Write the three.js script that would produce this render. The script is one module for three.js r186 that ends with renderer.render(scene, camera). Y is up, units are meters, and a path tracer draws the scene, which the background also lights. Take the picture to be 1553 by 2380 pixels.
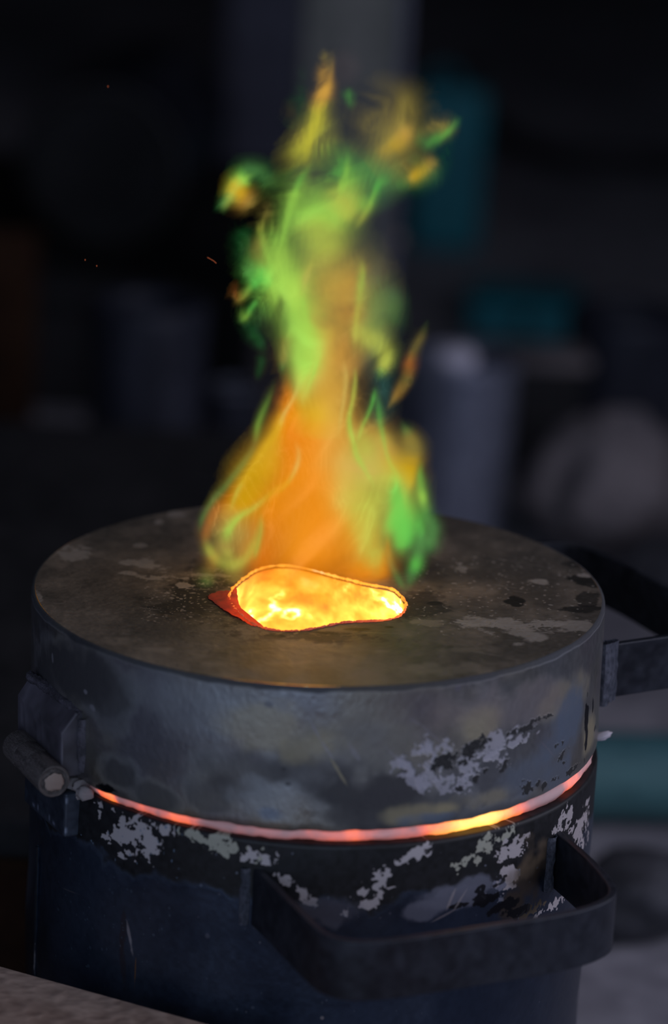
import * as THREE from 'three';
import { RectAreaLightUniformsLib } from 'three/addons/lights/RectAreaLightUniformsLib.js';
import { RoundedBoxGeometry } from 'three/addons/geometries/RoundedBoxGeometry.js';
import { mergeGeometries, mergeVertices } from 'three/addons/utils/BufferGeometryUtils.js';

// ------------------------------------------------------------------ camera
const scene = new THREE.Scene();
const V = (x, y, z) => new THREE.Vector3(x, y, z);
const FOCAL = 8000, PITCH = 0.3066, DIST = 2.1651, ROLL = THREE.MathUtils.degToRad(3.0), LID_TILT = THREE.MathUtils.degToRad(1.0);
const TOP = 0.46, LID_R = 0.18, LID_H = 0.0905, BODY_R = 0.1805, BODY_X = 0.0024, BODY_TOP = 0.3615;
const camera = new THREE.PerspectiveCamera(2 * THREE.MathUtils.radToDeg(Math.atan(1190 / FOCAL)), 1553 / 2380, 0.05, 60);
const fwd = V(0, -Math.sin(PITCH), -Math.cos(PITCH)), down0 = V(0, -Math.cos(PITCH), Math.sin(PITCH)), right0 = V(1, 0, 0);
const rightV = right0.clone().multiplyScalar(Math.cos(ROLL)).addScaledVector(down0, -Math.sin(ROLL));
const downV = right0.clone().multiplyScalar(Math.sin(ROLL)).addScaledVector(down0, Math.cos(ROLL));
const eye = V(0, TOP, 0).addScaledVector(rightV, 35.29 * DIST / FOCAL).addScaledVector(downV, -174.29 * DIST / FOCAL).addScaledVector(fwd, -DIST);
camera.position.copy(eye);
camera.quaternion.setFromRotationMatrix(new THREE.Matrix4().makeBasis(rightV, downV.clone().negate(), fwd.clone().negate()));
camera.focus = 2.12;
camera.userData.fStop = 2.6;
scene.add(camera);

// ------------------------------------------------------------------ daylight and exposure
const renderer = new THREE.WebGLRenderer({ antialias: true });
renderer.toneMapping = THREE.LinearToneMapping;
renderer.toneMappingExposure = 1.0;
renderer.shadowMap.enabled = true;
RectAreaLightUniformsLib.init();
scene.background = new THREE.Color().setRGB(0.10, 0.13, 0.19);
function daylight(name, w, h, at, to, color, k) {
  const l = new THREE.RectAreaLight(new THREE.Color().setRGB(...color), k, w, h);
  l.name = name; l.position.set(...at); l.lookAt(...to); scene.add(l); return l;
}
daylight('unseen_doorway_daylight', 2.4, 2.05, [-0.35, 1.05, 2.72], [-0.35, 1.05, 0], [0.58, 0.74, 1.0], 1.75);  // out of view behind the camera, placed to light the furnace front and floor
daylight('unseen_window_daylight', 2.2, 1.3, [1.27, 1.2, 0.5], [0, 1.2, 0.5], [0.82, 0.81, 1.0], 2.0);  // out of view to the right, placed to light the lid and near floor

// ------------------------------------------------------------------ pixel helpers
const rayOf = (x, y) => fwd.clone().addScaledVector(rightV, (x - 776.5) / FOCAL).addScaledVector(downV, (y - 1190) / FOCAL).normalize();
const onPlaneY = (x, y, h) => { const r = rayOf(x, y); return eye.clone().addScaledVector(r, (h - eye.y) / r.y); };
const onPlaneZ = (x, y, z) => { const r = rayOf(x, y); return eye.clone().addScaledVector(r, (z - eye.z) / r.z); };
const lidMatrix = new THREE.Matrix4().makeRotationZ(LID_TILT).setPosition(0, TOP, 0), lidInverse = lidMatrix.clone().invert();
function onCylinder(x, y, R, cx, inverse) {     // -> [angle from +z towards +x, height]
  const o = eye.clone(), r = rayOf(x, y);
  if (inverse) { o.applyMatrix4(inverse); r.transformDirection(inverse); } else o.x -= cx;
  const a = r.x * r.x + r.z * r.z, b = o.x * r.x + o.z * r.z, c = o.x * o.x + o.z * o.z - R * R, d = Math.max(0, b * b - a * c);
  const p = o.addScaledVector(r, (-b - Math.sqrt(d)) / a);
  return [Math.atan2(p.x, p.z), p.y];
}
const onLidSide = (x, y) => onCylinder(x, y, LID_R, 0, lidInverse);
const onBody = (x, y) => onCylinder(x, y, BODY_R, BODY_X);
function onLidTop(x, y) { const o = eye.clone().applyMatrix4(lidInverse), r = rayOf(x, y).transformDirection(lidInverse); o.addScaledVector(r, -o.y / r.y); return [o.x, o.z]; }

// ------------------------------------------------------------------ noise, colour, textures
function rng(seed) { let s = seed >>> 0; return () => { s = (s + 0x6d2b79f5) >>> 0; let t = s; t = Math.imul(t ^ (t >>> 15), t | 1); t ^= t + Math.imul(t ^ (t >>> 7), t | 61); return ((t ^ (t >>> 14)) >>> 0) / 4294967296; }; }
const LAT = 256, lattice = new Float32Array(LAT * LAT); { const r = rng(11); for (let i = 0; i < lattice.length; i++) lattice[i] = r() * 2 - 1; }
function vn(x, y) {
  const xi = Math.floor(x), yi = Math.floor(y); let fx = x - xi, fy = y - yi; fx = fx * fx * (3 - 2 * fx); fy = fy * fy * (3 - 2 * fy);
  const a = xi & 255, b = (xi + 1) & 255, c = (yi & 255) * 256, d = ((yi + 1) & 255) * 256;
  const p = lattice[c + a], q = lattice[d + a];
  return p + (lattice[c + b] - p) * fx + ((q + (lattice[d + b] - q) * fx) - (p + (lattice[c + b] - p) * fx)) * fy;
}
function fbm(x, y, n = 4) { let s = 0, a = 0.5, t = 0; for (let i = 0; i < n; i++) { s += a * vn(x, y); t += a; a *= 0.55; x = x * 2.03 + 17.3; y = y * 2.03 + 9.1; } return s / t; }
const n3 = (x, y, z) => (vn(x + 3.1 * z, y - 1.7 * z) + vn(y + 7.3 + 2.2 * z, z * 1.9 - x) + vn(z * 2.3 + 19.7, x + 0.7 * y)) / 2.2;
const sstep = (a, b, x) => { const t = Math.min(1, Math.max(0, (x - a) / (b - a))); return t * t * (3 - 2 * t); };
const toLin = (c) => { c /= 255; return c <= 0.04045 ? c / 12.92 : Math.pow((c + 0.055) / 1.055, 2.4); };
const toSrgb = (c) => (c <= 0.0031308 ? c * 12.92 : 1.055 * Math.pow(Math.max(c, 0), 1 / 2.4) - 0.055) * 255;
const lin = (r, g, b) => [toLin(r), toLin(g), toLin(b)];
const col = (a) => new THREE.Color().setRGB(...a);

class Paint {                                   // a surface colour, gloss and relief sheet; u and v in metres from its corner
  constructor(w, h, wm, hm) { this.w = w; this.h = h; this.wm = wm; this.hm = hm; this.c = new Float32Array(w * h * 3); this.r = new Float32Array(w * h); this.m = new Float32Array(w * h); this.b = new Float32Array(w * h); }
  all(fn) { const { w, h } = this; for (let y = 0, i = 0; y < h; y++) for (let x = 0; x < w; x++, i++) fn(i, (x + 0.5) / w * this.wm, (y + 0.5) / h * this.hm); return this; }
  // a mark: ellipse with a ragged outline, made of its own matter
  mark(u, v, ru, rv, turn, color, { a = 1, rag = 0.5, scale = 60, soft = 0.18, rough, metal, bump = 0, holes = 0, holeScale = 260 } = {}) {
    const { w, h } = this, R = Math.max(ru, rv) * (1.25 + rag), x0 = Math.max(0, Math.floor((u - R) / this.wm * w)), x1 = Math.min(w - 1, Math.ceil((u + R) / this.wm * w)), y0 = Math.max(0, Math.floor((v - R) / this.hm * h)), y1 = Math.min(h - 1, Math.ceil((v + R) / this.hm * h));
    const cs = Math.cos(turn), sn = Math.sin(turn);
    for (let y = y0; y <= y1; y++) for (let x = x0; x <= x1; x++) {
      const pu = (x + 0.5) / w * this.wm, pv = (y + 0.5) / h * this.hm, du = pu - u, dv = pv - v, p = (du * cs + dv * sn) / ru, q = (-du * sn + dv * cs) / rv;
      let d = Math.hypot(p, q) + rag * fbm(pu * scale + u * 91, pv * scale + v * 57, 4) * 1.4;
      if (holes) d += holes * Math.max(0, fbm(pu * holeScale, pv * holeScale, 3) - 0.02) * 3;
      const k = a * (1 - sstep(1 - soft, 1 + soft, d));
      if (k <= 0) continue;
      const i = y * w + x;
      for (let j = 0; j < 3; j++) this.c[i * 3 + j] += (color[j] - this.c[i * 3 + j]) * k;
      if (rough !== undefined) this.r[i] += (rough - this.r[i]) * k;
      if (metal !== undefined) this.m[i] += (metal - this.m[i]) * k;
      this.b[i] += bump * k;
    }
    return this;
  }
  line(pts, width, color, o = {}) {
    for (let k = 0; k + 1 < pts.length; k++) {
      const [u0, v0] = pts[k], [u1, v1] = pts[k + 1], L = Math.hypot(u1 - u0, v1 - v0);
      this.mark((u0 + u1) / 2, (v0 + v1) / 2, L / 2 + width, width, Math.atan2(v1 - v0, u1 - u0), color, { rag: 0.35, scale: 220, soft: 0.4, ...o });
    }
    return this;
  }
  tex(fill, srgb) {
    const d = new Uint8Array(this.w * this.h * 4);
    for (let i = 0; i < this.w * this.h; i++) { fill(i, d, i * 4); d[i * 4 + 3] = 255; }
    const t = new THREE.DataTexture(d, this.w, this.h); t.magFilter = THREE.LinearFilter; t.minFilter = THREE.LinearMipmapLinearFilter; t.generateMipmaps = true; t.wrapS = t.wrapT = THREE.MirroredRepeatWrapping;
    if (srgb) t.colorSpace = THREE.SRGBColorSpace; t.needsUpdate = true; return t;
  }
  material(bumpMetres, more = {}) {
    const cl = (x) => Math.max(0, Math.min(255, x));
    const map = this.tex((i, d, o) => { for (let j = 0; j < 3; j++) d[o + j] = cl(toSrgb(this.c[i * 3 + j])); }, true);
    const rm = this.tex((i, d, o) => { d[o] = cl(128 + this.b[i] * 127); d[o + 1] = cl(this.r[i] * 255); d[o + 2] = cl(this.m[i] * 255); });
    return new THREE.MeshPhysicalMaterial({ map, roughnessMap: rm, metalnessMap: rm, roughness: 1, metalness: 1, bumpMap: rm, bumpScale: bumpMetres, ...more });
  }
}
// plain weathered surfaces share small tiles: base colour with grain and patches
function weathered(a, b, { scale = 5, rough = 0.6, roughVar = 0.15, metal = 0, bump = 0.001, seed = 0, tile = 1, size = 512, speck, shine = 1 } = {}) {
  const P = new Paint(size, size, tile, tile);
  P.all((i, u, v) => {
    const n = 0.5 + 0.5 * fbm(u * scale + seed * 13.7, v * scale + seed * 5.1, 5), g = fbm(u * scale * 14 + seed, v * scale * 14, 3), k = sstep(0.25, 0.75, n + 0.18 * g);
    for (let j = 0; j < 3; j++) P.c[i * 3 + j] = (a[j] + (b[j] - a[j]) * k) * (1 + 0.22 * g);
    if (speck && vn(u * scale * 30, v * scale * 30) > 0.72) for (let j = 0; j < 3; j++) P.c[i * 3 + j] = speck[j];
    P.r[i] = rough + roughVar * g; P.m[i] = metal; P.b[i] = g * 0.6 + (n - 0.5);
  });
  return P.material(bump, { specularIntensity: shine });
}

// ------------------------------------------------------------------ building helpers
const used = new Map();
function numbered(name) { const n = used.get(name) ?? 0; used.set(name, n + 1); return n ? `${name}_${String(n).padStart(3, '0')}` : name; }
function shade(o) { o.castShadow = o.receiveShadow = true; return o; }
function part(name, geometry, material, parent, label) { const m = shade(new THREE.Mesh(geometry, material)); m.name = name; if (label) m.userData.label = label; parent.add(m); return m; }
function tag(o, label, category, group) { o.userData.label = label; o.userData.category = category; if (group) o.userData.group = group; return o; }
function thing(name, label, category, at = V(0, 0, 0), turn = 0, group) { const g = new THREE.Group(); g.name = numbered(name); g.position.copy(at); g.rotation.y = turn; scene.add(g); return tag(g, label, category, group); }
function single(name, geometry, material, label, category, group) { const m = shade(new THREE.Mesh(geometry, material)); m.name = numbered(name); scene.add(m); return tag(m, label, category, group); }
function struct(name, geometry, material, label) { const m = shade(new THREE.Mesh(geometry, material)); m.name = name; m.userData = { kind: 'structure', label, category: name.split('_')[0] }; scene.add(m); return m; }
const slab = (w, h, d, x, y, z) => { const g = new THREE.BoxGeometry(w, h, d); g.translate(x, y, z); return boxUV(g); };
function boxUV(g) {                              // metres along each face
  const p = g.attributes.position, n = g.attributes.normal, uv = g.attributes.uv;
  for (let i = 0; i < p.count; i++) {
    const ax = Math.abs(n.getX(i)), ay = Math.abs(n.getY(i)), az = Math.abs(n.getZ(i));
    if (ay >= ax && ay >= az) uv.setXY(i, p.getX(i), p.getZ(i)); else if (ax >= az) uv.setXY(i, p.getZ(i), p.getY(i)); else uv.setXY(i, p.getX(i), p.getY(i));
  }
  return g;
}
const rbox = (w, h, d, r, x = 0, y = 0, z = 0) => { const g = new RoundedBoxGeometry(w, h, d, 3, r); g.translate(x, y, z); return boxUV(g); };
function lathe(pts, seg = 48) { const g = new THREE.LatheGeometry(pts.map(([r, y]) => new THREE.Vector2(r, y)), seg); return g; }
function grid(nu, nv, fn, closeU = false) {      // fn(i, j) -> [x, y, z, u, v]
  const pos = [], uv = [], idx = [];
  for (let j = 0; j <= nv; j++) for (let i = 0; i <= nu; i++) { const q = fn(i, j); pos.push(q[0], q[1], q[2]); uv.push(q[3], q[4]); }
  for (let j = 0; j < nv; j++) for (let i = 0; i < nu; i++) { const a = j * (nu + 1) + i, b = a + 1, c = a + nu + 1, d = c + 1; idx.push(a, b, d, a, d, c); }
  const g = new THREE.BufferGeometry();
  g.setAttribute('position', new THREE.Float32BufferAttribute(pos, 3)); g.setAttribute('uv', new THREE.Float32BufferAttribute(uv, 2)); g.setIndex(idx); g.computeVertexNormals();
  if (closeU) { const n = g.attributes.normal; for (let j = 0; j <= nv; j++) { const a = j * (nu + 1), b = a + nu, s = V(n.getX(a) + n.getX(b), n.getY(a) + n.getY(b), n.getZ(a) + n.getZ(b)).normalize(); n.setXYZ(a, s.x, s.y, s.z); n.setXYZ(b, s.x, s.y, s.z); } }
  return g;
}
// a flat bar bent along a path in plan: upright strip of height h and thickness t
function strap(plan, y0, h, t, steps = 90) {
  const curve = new THREE.CatmullRomCurve3(plan.map(([x, z]) => V(x, 0, z)), false, 'centripetal'), prof = [], r = 0.0011;
  for (const [cx, cy, a0] of [[t / 2 - r, h / 2 - r, 0], [-t / 2 + r, h / 2 - r, 90], [-t / 2 + r, -h / 2 + r, 180], [t / 2 - r, -h / 2 + r, 270]]) for (let k = 0; k <= 3; k++) { const a = (a0 + k * 30) * Math.PI / 180; prof.push([cx + r * Math.cos(a), cy + r * Math.sin(a)]); }
  prof.push(prof[0]); const run = [0]; for (let k = 1; k < prof.length; k++) run.push(run[k - 1] + Math.hypot(prof[k][0] - prof[k - 1][0], prof[k][1] - prof[k - 1][1]));
  const len = curve.getLength(), N = prof.length - 1;
  const g = grid(N, steps, (i, j) => {
    const s = j / steps, p = curve.getPointAt(s), q = curve.getTangentAt(s), nx = q.z, nz = -q.x;
    return [p.x + nx * prof[i][0], y0 + h / 2 + prof[i][1] , p.z + nz * prof[i][0], s * len, run[i]];
  });
  const caps = [0, steps].map((j) => { const s = j / steps, p = curve.getPointAt(s), q = curve.getTangentAt(s); const m = new THREE.PlaneGeometry(t, h); m.lookAt(V(q.x * (j ? 1 : -1), 0, q.z * (j ? 1 : -1))); m.translate(p.x, y0 + h / 2, p.z); return m; });
  return mergeGeometries([g, ...caps]);
}
function bead(pts, r, seed, seg = 26) {          // a lumpy weld run or lip along 3-D points
  const curve = new THREE.CatmullRomCurve3(pts), g = new THREE.TubeGeometry(curve, seg, r, 8, false), p = g.attributes.position, n = g.attributes.normal;
  for (let i = 0; i < p.count; i++) { const k = r * (0.35 * n3(p.getX(i) * 260 + seed, p.getY(i) * 260, p.getZ(i) * 260)); p.setXYZ(i, p.getX(i) + n.getX(i) * k, p.getY(i) + n.getY(i) * k, p.getZ(i) + n.getZ(i) * k); }
  g.computeVertexNormals(); return g;
}
function lump(rx, ry, rz, seed, rough = 0.22, detail = 4) {
  let g = new THREE.IcosahedronGeometry(1, detail); const p = g.attributes.position;
  for (let i = 0; i < p.count; i++) {
    const v = V(p.getX(i), p.getY(i), p.getZ(i)).normalize(), k = 1 + rough * n3(v.x * 1.6 + seed, v.y * 1.6 + seed * 0.7, v.z * 1.6) + rough * 0.35 * n3(v.x * 5 + seed, v.y * 5, v.z * 5) + 0.05 * n3(v.x * 14, v.y * 14 + seed, v.z * 14);
    p.setXYZ(i, v.x * k * rx, v.y * k * ry, v.z * k * rz);
  }
  const uv = g.attributes.uv; for (let i = 0; i < p.count; i++) uv.setXY(i, p.getX(i) + p.getZ(i) * 0.6, p.getY(i) - p.getZ(i) * 0.4);
  g.deleteAttribute('normal'); const u2 = g.attributes.uv.clone(); g = mergeVertices(g, 1e-5); g.computeVertexNormals(); g.computeBoundingBox(); g.translate(0, -g.boundingBox.min.y, 0); return g;
}

// ------------------------------------------------------------------ the room
const M = {};
M.floor = weathered([0.25, 0.238, 0.27], [0.40, 0.38, 0.42], { scale: 3, rough: 0.75, bump: 0.002, tile: 1 });
M.wall = weathered([0.10, 0.098, 0.10], [0.17, 0.165, 0.165], { scale: 2, rough: 0.95, seed: 3, tile: 1, shine: 0.5 });
M.plaster = weathered([0.10, 0.10, 0.12], [0.15, 0.15, 0.175], { scale: 2, rough: 0.9, seed: 4, tile: 1 });
const RX0 = -2.2, RX1 = 1.3, RZ0 = -9.0, RZ1 = 2.75, RY = 2.6, TH = 0.16;  // unseen walls spaced so that daylight fades towards the back
struct('floor', slab(RX1 - RX0 + 2 * TH, 0.1, RZ1 - RZ0 + 2 * TH, (RX0 + RX1) / 2, -0.05, (RZ0 + RZ1) / 2), M.floor, 'grey concrete workshop floor with pale stains');
struct('ceiling', slab(RX1 - RX0 + 2 * TH, 0.12, RZ1 - RZ0 + 2 * TH, (RX0 + RX1) / 2, RY + 0.06, (RZ0 + RZ1) / 2), M.wall, 'sooty workshop ceiling');
struct('wall_back', slab(RX1 - RX0 + 2 * TH, RY, TH, (RX0 + RX1) / 2, RY / 2, RZ0 - TH / 2), M.wall, 'grey sooty wall out of view at the far end');
struct('wall_left', slab(TH, RY, RZ1 - RZ0, RX0 - TH / 2, RY / 2, (RZ0 + RZ1) / 2), M.wall, 'grey sooty side wall');
struct('wall_right', mergeGeometries([                                   // unseen window placed to light the right side, opening z -0.6 .. 1.6, y 0.55 .. 1.85
  slab(TH, RY, -0.6 - RZ0, RX1 + TH / 2, RY / 2, (RZ0 - 0.6) / 2), slab(TH, RY, RZ1 - 1.6, RX1 + TH / 2, RY / 2, (RZ1 + 1.6) / 2), slab(TH, 0.55, 2.2, RX1 + TH / 2, 0.275, 0.5), slab(TH, RY - 1.85, 2.2, RX1 + TH / 2, (RY + 1.85) / 2, 0.5)]), M.wall, 'grey sooty side wall out of view with an unseen window opening');
struct('wall_front', mergeGeometries([                                   // unseen wide doorway placed to light the furnace front, x -1.55 .. 0.85, y 0 .. 2.1
  slab(-1.55 - RX0 + TH, RY, TH, (RX0 - TH - 1.55) / 2, RY / 2, RZ1 + TH / 2), slab(RX1 + TH - 0.85, RY, TH, (RX1 + TH + 0.85) / 2, RY / 2, RZ1 + TH / 2), slab(2.4, RY - 2.1, TH, -0.35, (RY + 2.1) / 2, RZ1 + TH / 2)]), M.wall, 'grey sooty wall out of view with an unseen wide open doorway');

// ------------------------------------------------------------------ the furnace
const furnace = thing('melting_furnace', 'round steel melting furnace with scorched lid, strap handles and glowing hole', 'furnace');
const lid = new THREE.Group(); lid.name = 'lid'; lid.position.set(0, TOP, 0); lid.rotation.z = LID_TILT; furnace.add(lid);

// hole outline in the lid's plan, smoothed, as radius by angle round its middle
const holePx = [[533, 1385], [545, 1364], [560, 1350], [600, 1325], [650, 1315], [700, 1320], [760, 1335], [850, 1358], [910, 1370], [940, 1395], [943, 1415], [925, 1435], [900, 1442], [800, 1448], [740, 1460], [700, 1466], [640, 1466], [590, 1452], [560, 1430], [540, 1408]];
const holePts = holePx.map(([x, y]) => onLidTop(x, y)), HC = [-0.004, 0.028];
const holeCurve = new THREE.CatmullRomCurve3(holePts.map(([x, z]) => V(x, 0, z)), true, 'centripetal');
const NA = 360, holeR = new Float32Array(NA + 1);
{ const samples = holeCurve.getPoints(4000).map((p) => [Math.atan2(p.x - HC[0], p.z - HC[1]), Math.hypot(p.x - HC[0], p.z - HC[1])]).sort((a, b) => a[0] - b[0]);
  for (let k = 0; k <= NA; k++) { const a = -Math.PI + 2 * Math.PI * k / NA; let best = 0, bd = 9; for (const s of samples) { const d = Math.abs(s[0] - a); if (d < bd) { bd = d; best = s[1]; } } holeR[k] = best; }
  holeR[NA] = holeR[0]; }
const holeAt = (a) => { const t = ((a + Math.PI) / (2 * Math.PI) * NA % NA + NA) % NA, k = Math.floor(t), f = t - k; return holeR[k] * (1 - f) + holeR[Math.min(NA, k + 1)] * f; };
const ragged = (a, s) => 1 + 0.010 * fbm(a * 9 + s, 3.3 + s, 3) + 0.006 * vn(a * 60 + s, s);

// --- lid top: scorched plate with ash smears, soot round the hole, scratches
const PT = new Paint(1536, 1536, 0.37, 0.37), lt = (x, y) => { const [a, b] = onLidTop(x, y); return [a + 0.185, b + 0.185]; };
{
  const A = [0.068, 0.058, 0.050], B = [0.160, 0.131, 0.107];
  PT.all((i, u, v) => {
    const n = fbm(u * 22, v * 22, 5), s = fbm(u * 46 + 9, v * 11, 4), f = fbm(u * 330, v * 330, 3), k = sstep(-0.4, 0.45, n * 0.8 + s * 0.45);
    for (let j = 0; j < 3; j++) PT.c[i * 3 + j] = (A[j] + (B[j] - A[j]) * k) * (1 + 0.20 * f);
    PT.r[i] = 0.60 + 0.10 * n + 0.06 * f; PT.m[i] = 0.15; PT.b[i] = 0.35 * f + 0.25 * n;
  });
  const soot = [0.012, 0.011, 0.010], ash = [0.30, 0.265, 0.24], tan = [0.24, 0.20, 0.16];
  const mk = (x, y, wx, wy, c, o, turn = 0) => { const [u, v] = lt(x, y), s = 3700; PT.mark(u, v, wx / s, wy / s / 0.31, turn, c, o); };
  // soot: grainy flakes round the hole and at the rim
  mk(462, 1388, 85, 36, soot, { a: 1, rag: 0.8, scale: 55, soft: 0.4, holes: 0.12, holeScale: 380, rough: 0.8 });
  mk(545, 1425, 80, 36, soot, { a: 0.85, rag: 0.8, scale: 60, soft: 0.4, holes: 0.3, rough: 0.8 });
  mk(520, 1330, 90, 22, soot, { a: 0.6, rag: 0.8, scale: 60, soft: 0.5, holes: 0.5, rough: 0.8 });
  mk(970, 1400, 60, 34, soot, { a: 0.8, rag: 0.9, scale: 70, soft: 0.45, holes: 0.4, rough: 0.8 });
  mk(700, 1480, 150, 12, soot, { a: 0.65, rag: 0.9, scale: 90, soft: 0.4, holes: 0.6, rough: 0.8 });
  mk(730, 1320, 230, 26, soot, { a: 0.6, rag: 0.7, scale: 60, soft: 0.5, rough: 0.8 });
  mk(1360, 1345, 28, 10, soot, { a: 0.9, rag: 0.9, scale: 90 }); mk(1368, 1358, 30, 8, soot, { a: 0.9, rag: 0.9, scale: 90 }); mk(1375, 1395, 26, 16, soot, { a: 0.8, rag: 0.9, scale: 90 }); mk(1365, 1415, 40, 10, soot, { a: 0.9, rag: 0.8, scale: 90 }); mk(1335, 1312, 26, 7, soot, { a: 0.85, rag: 0.8, scale: 90 });
  mk(1012, 1402, 20, 5, [0.008, 0.008, 0.008], { rag: 0.3, turn: 0 }); mk(1200, 1395, 22, 10, [0.012, 0.011, 0.010], { rag: 0.5, scale: 120 });
  mk(640, 1478, 22, 3, soot, {}); mk(760, 1470, 26, 3, soot, {}); mk(830, 1462, 30, 3, soot, {}); mk(905, 1458, 12, 2, soot, {});
  // ash smears
  mk(1190, 1448, 110, 14, ash, { a: 0.8, rag: 1.0, scale: 70, soft: 0.3, holes: 0.5, bump: 0.25 }); mk(1225, 1470, 50, 16, ash, { a: 0.75, rag: 1.0, scale: 80, soft: 0.3, bump: 0.25 }); mk(1110, 1450, 40, 10, ash, { a: 0.7, rag: 0.9, scale: 80 }); mk(1345, 1455, 36, 12, ash, { a: 0.6, rag: 0.9, scale: 80 });
  mk(1255, 1352, 22, 5, ash, { a: 0.8, rag: 0.9, scale: 90 }); mk(1362, 1338, 20, 6, ash, { a: 0.8, rag: 0.9 }); mk(1075, 1322, 12, 9, ash, { a: 0.55, rag: 1, scale: 150, holes: 0.8 }); mk(990, 1448, 36, 7, tan, { a: 0.6, rag: 0.9 });
  mk(185, 1285, 40, 16, ash, { a: 0.6, rag: 1.0, scale: 80, holes: 0.6 }); mk(330, 1310, 60, 10, ash, { a: 0.65, rag: 1.0, scale: 70, holes: 0.5 }); mk(300, 1332, 36, 6, ash, { a: 0.6, rag: 1 }); mk(372, 1215, 18, 9, ash, { a: 0.6, rag: 1 }); mk(325, 1268, 20, 5, ash, { a: 0.5, rag: 1 });
  mk(420, 1345, 70, 5, ash, { a: 0.6, rag: 1.1, scale: 110, holes: 0.6 }); mk(475, 1338, 40, 4, ash, { a: 0.55, rag: 1.1, scale: 110 }); mk(430, 1362, 16, 6, ash, { a: 0.6, rag: 1, scale: 130 }); mk(90, 1385, 16, 14, ash, { a: 0.6, rag: 1 }); mk(415, 1195, 20, 6, ash, { a: 0.5, rag: 1 });
  const R = rng(5);
  for (let k = 0; k < 420; k++) { const x = 330 + R() * 260, y = 1320 + R() * 130; mk(x, y, 0.8 + R() * 2.6, 0.4 + R() * 0.8, R() < 0.6 ? ash : tan, { a: 0.55, rag: 0.6 }, R() * 3); }
  for (let k = 0; k < 260; k++) { const x = 960 + R() * 420, y = 1290 + R() * 190; mk(x, y, 1 + R() * 2.2, 0.6 + R() * 1.0, ash, { a: 0.75, rag: 0.5 }, R() * 3); }
  for (let k = 0; k < 190; k++) { const x = 100 + R() * 1250, y = 1210 + R() * 350, [u, v] = lt(x, y), a = R() * 0.9 - 0.45, L = 0.004 + R() * 0.02; PT.line([[u, v], [u + L * Math.cos(a) / 2, v + L * Math.sin(a) / 2 + 0.0006], [u + L * Math.cos(a), v + L * Math.sin(a)]], 0.0003 + R() * 0.0003, R() < 0.55 ? soot : ash, { a: 0.30 }); }
  for (let k = 0; k < 26; k++) { const x = 180 + R() * 1000, y = 1480 + R() * 95; mk(x, y, 16 + R() * 40, 3 + R() * 8, R() < 0.6 ? [0.085, 0.07, 0.058] : tan, { a: 0.4, rag: 1, scale: 60, soft: 0.5 }, R() * 0.8 - 0.4); }
}
M.lidTop = PT.material(0.0009);
const plateUV = (x, z) => [(x + 0.185) / 0.37, (z + 0.185) / 0.37];
const dent = (x, z) => 0.0007 * fbm(x * 18 + 4, z * 18, 3);
{
  const NR = 60, rim = [];
  const g = grid(NA, NR + 10, (i, j) => {
    const a = -Math.PI + 2 * Math.PI * i / NA, c = i === NA ? 0 : i, h = holeAt(-Math.PI + 2 * Math.PI * c / NA) * ragged(2 * Math.PI * c / NA, 1.2);
    const ex = HC[0] + h * Math.sin(a), ez = HC[1] + h * Math.cos(a);
    // outer end of this spoke: on the rim circle, straight out from the hole's middle
    const dx = Math.sin(a), dz = Math.cos(a), b = HC[0] * dx + HC[1] * dz, q = HC[0] ** 2 + HC[1] ** 2 - (LID_R - 0.0022) ** 2, t = -b + Math.sqrt(b * b - q);
    let x, y, z;
    if (j <= 4) { const k = j / 4; x = ex; z = ez; y = -0.004 * (1 - k) + (k === 1 ? 0 : 0); }         // plate's thickness at the hole
    else { const k = Math.pow((j - 4) / (NR + 6), 0.85), s = h + (t - h) * k; x = HC[0] + dx * s; z = HC[1] + dz * s; y = 0; }
    if (j > 4) y += dent(x, z) * Math.min(1, (LID_R - Math.hypot(x, z)) / 0.02);
    return [x, y, z, ...plateUV(x, z)];
  }, true);
  part('top_plate', g, M.lidTop, lid, 'scorched top plate smeared with ash and soot');
}
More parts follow.
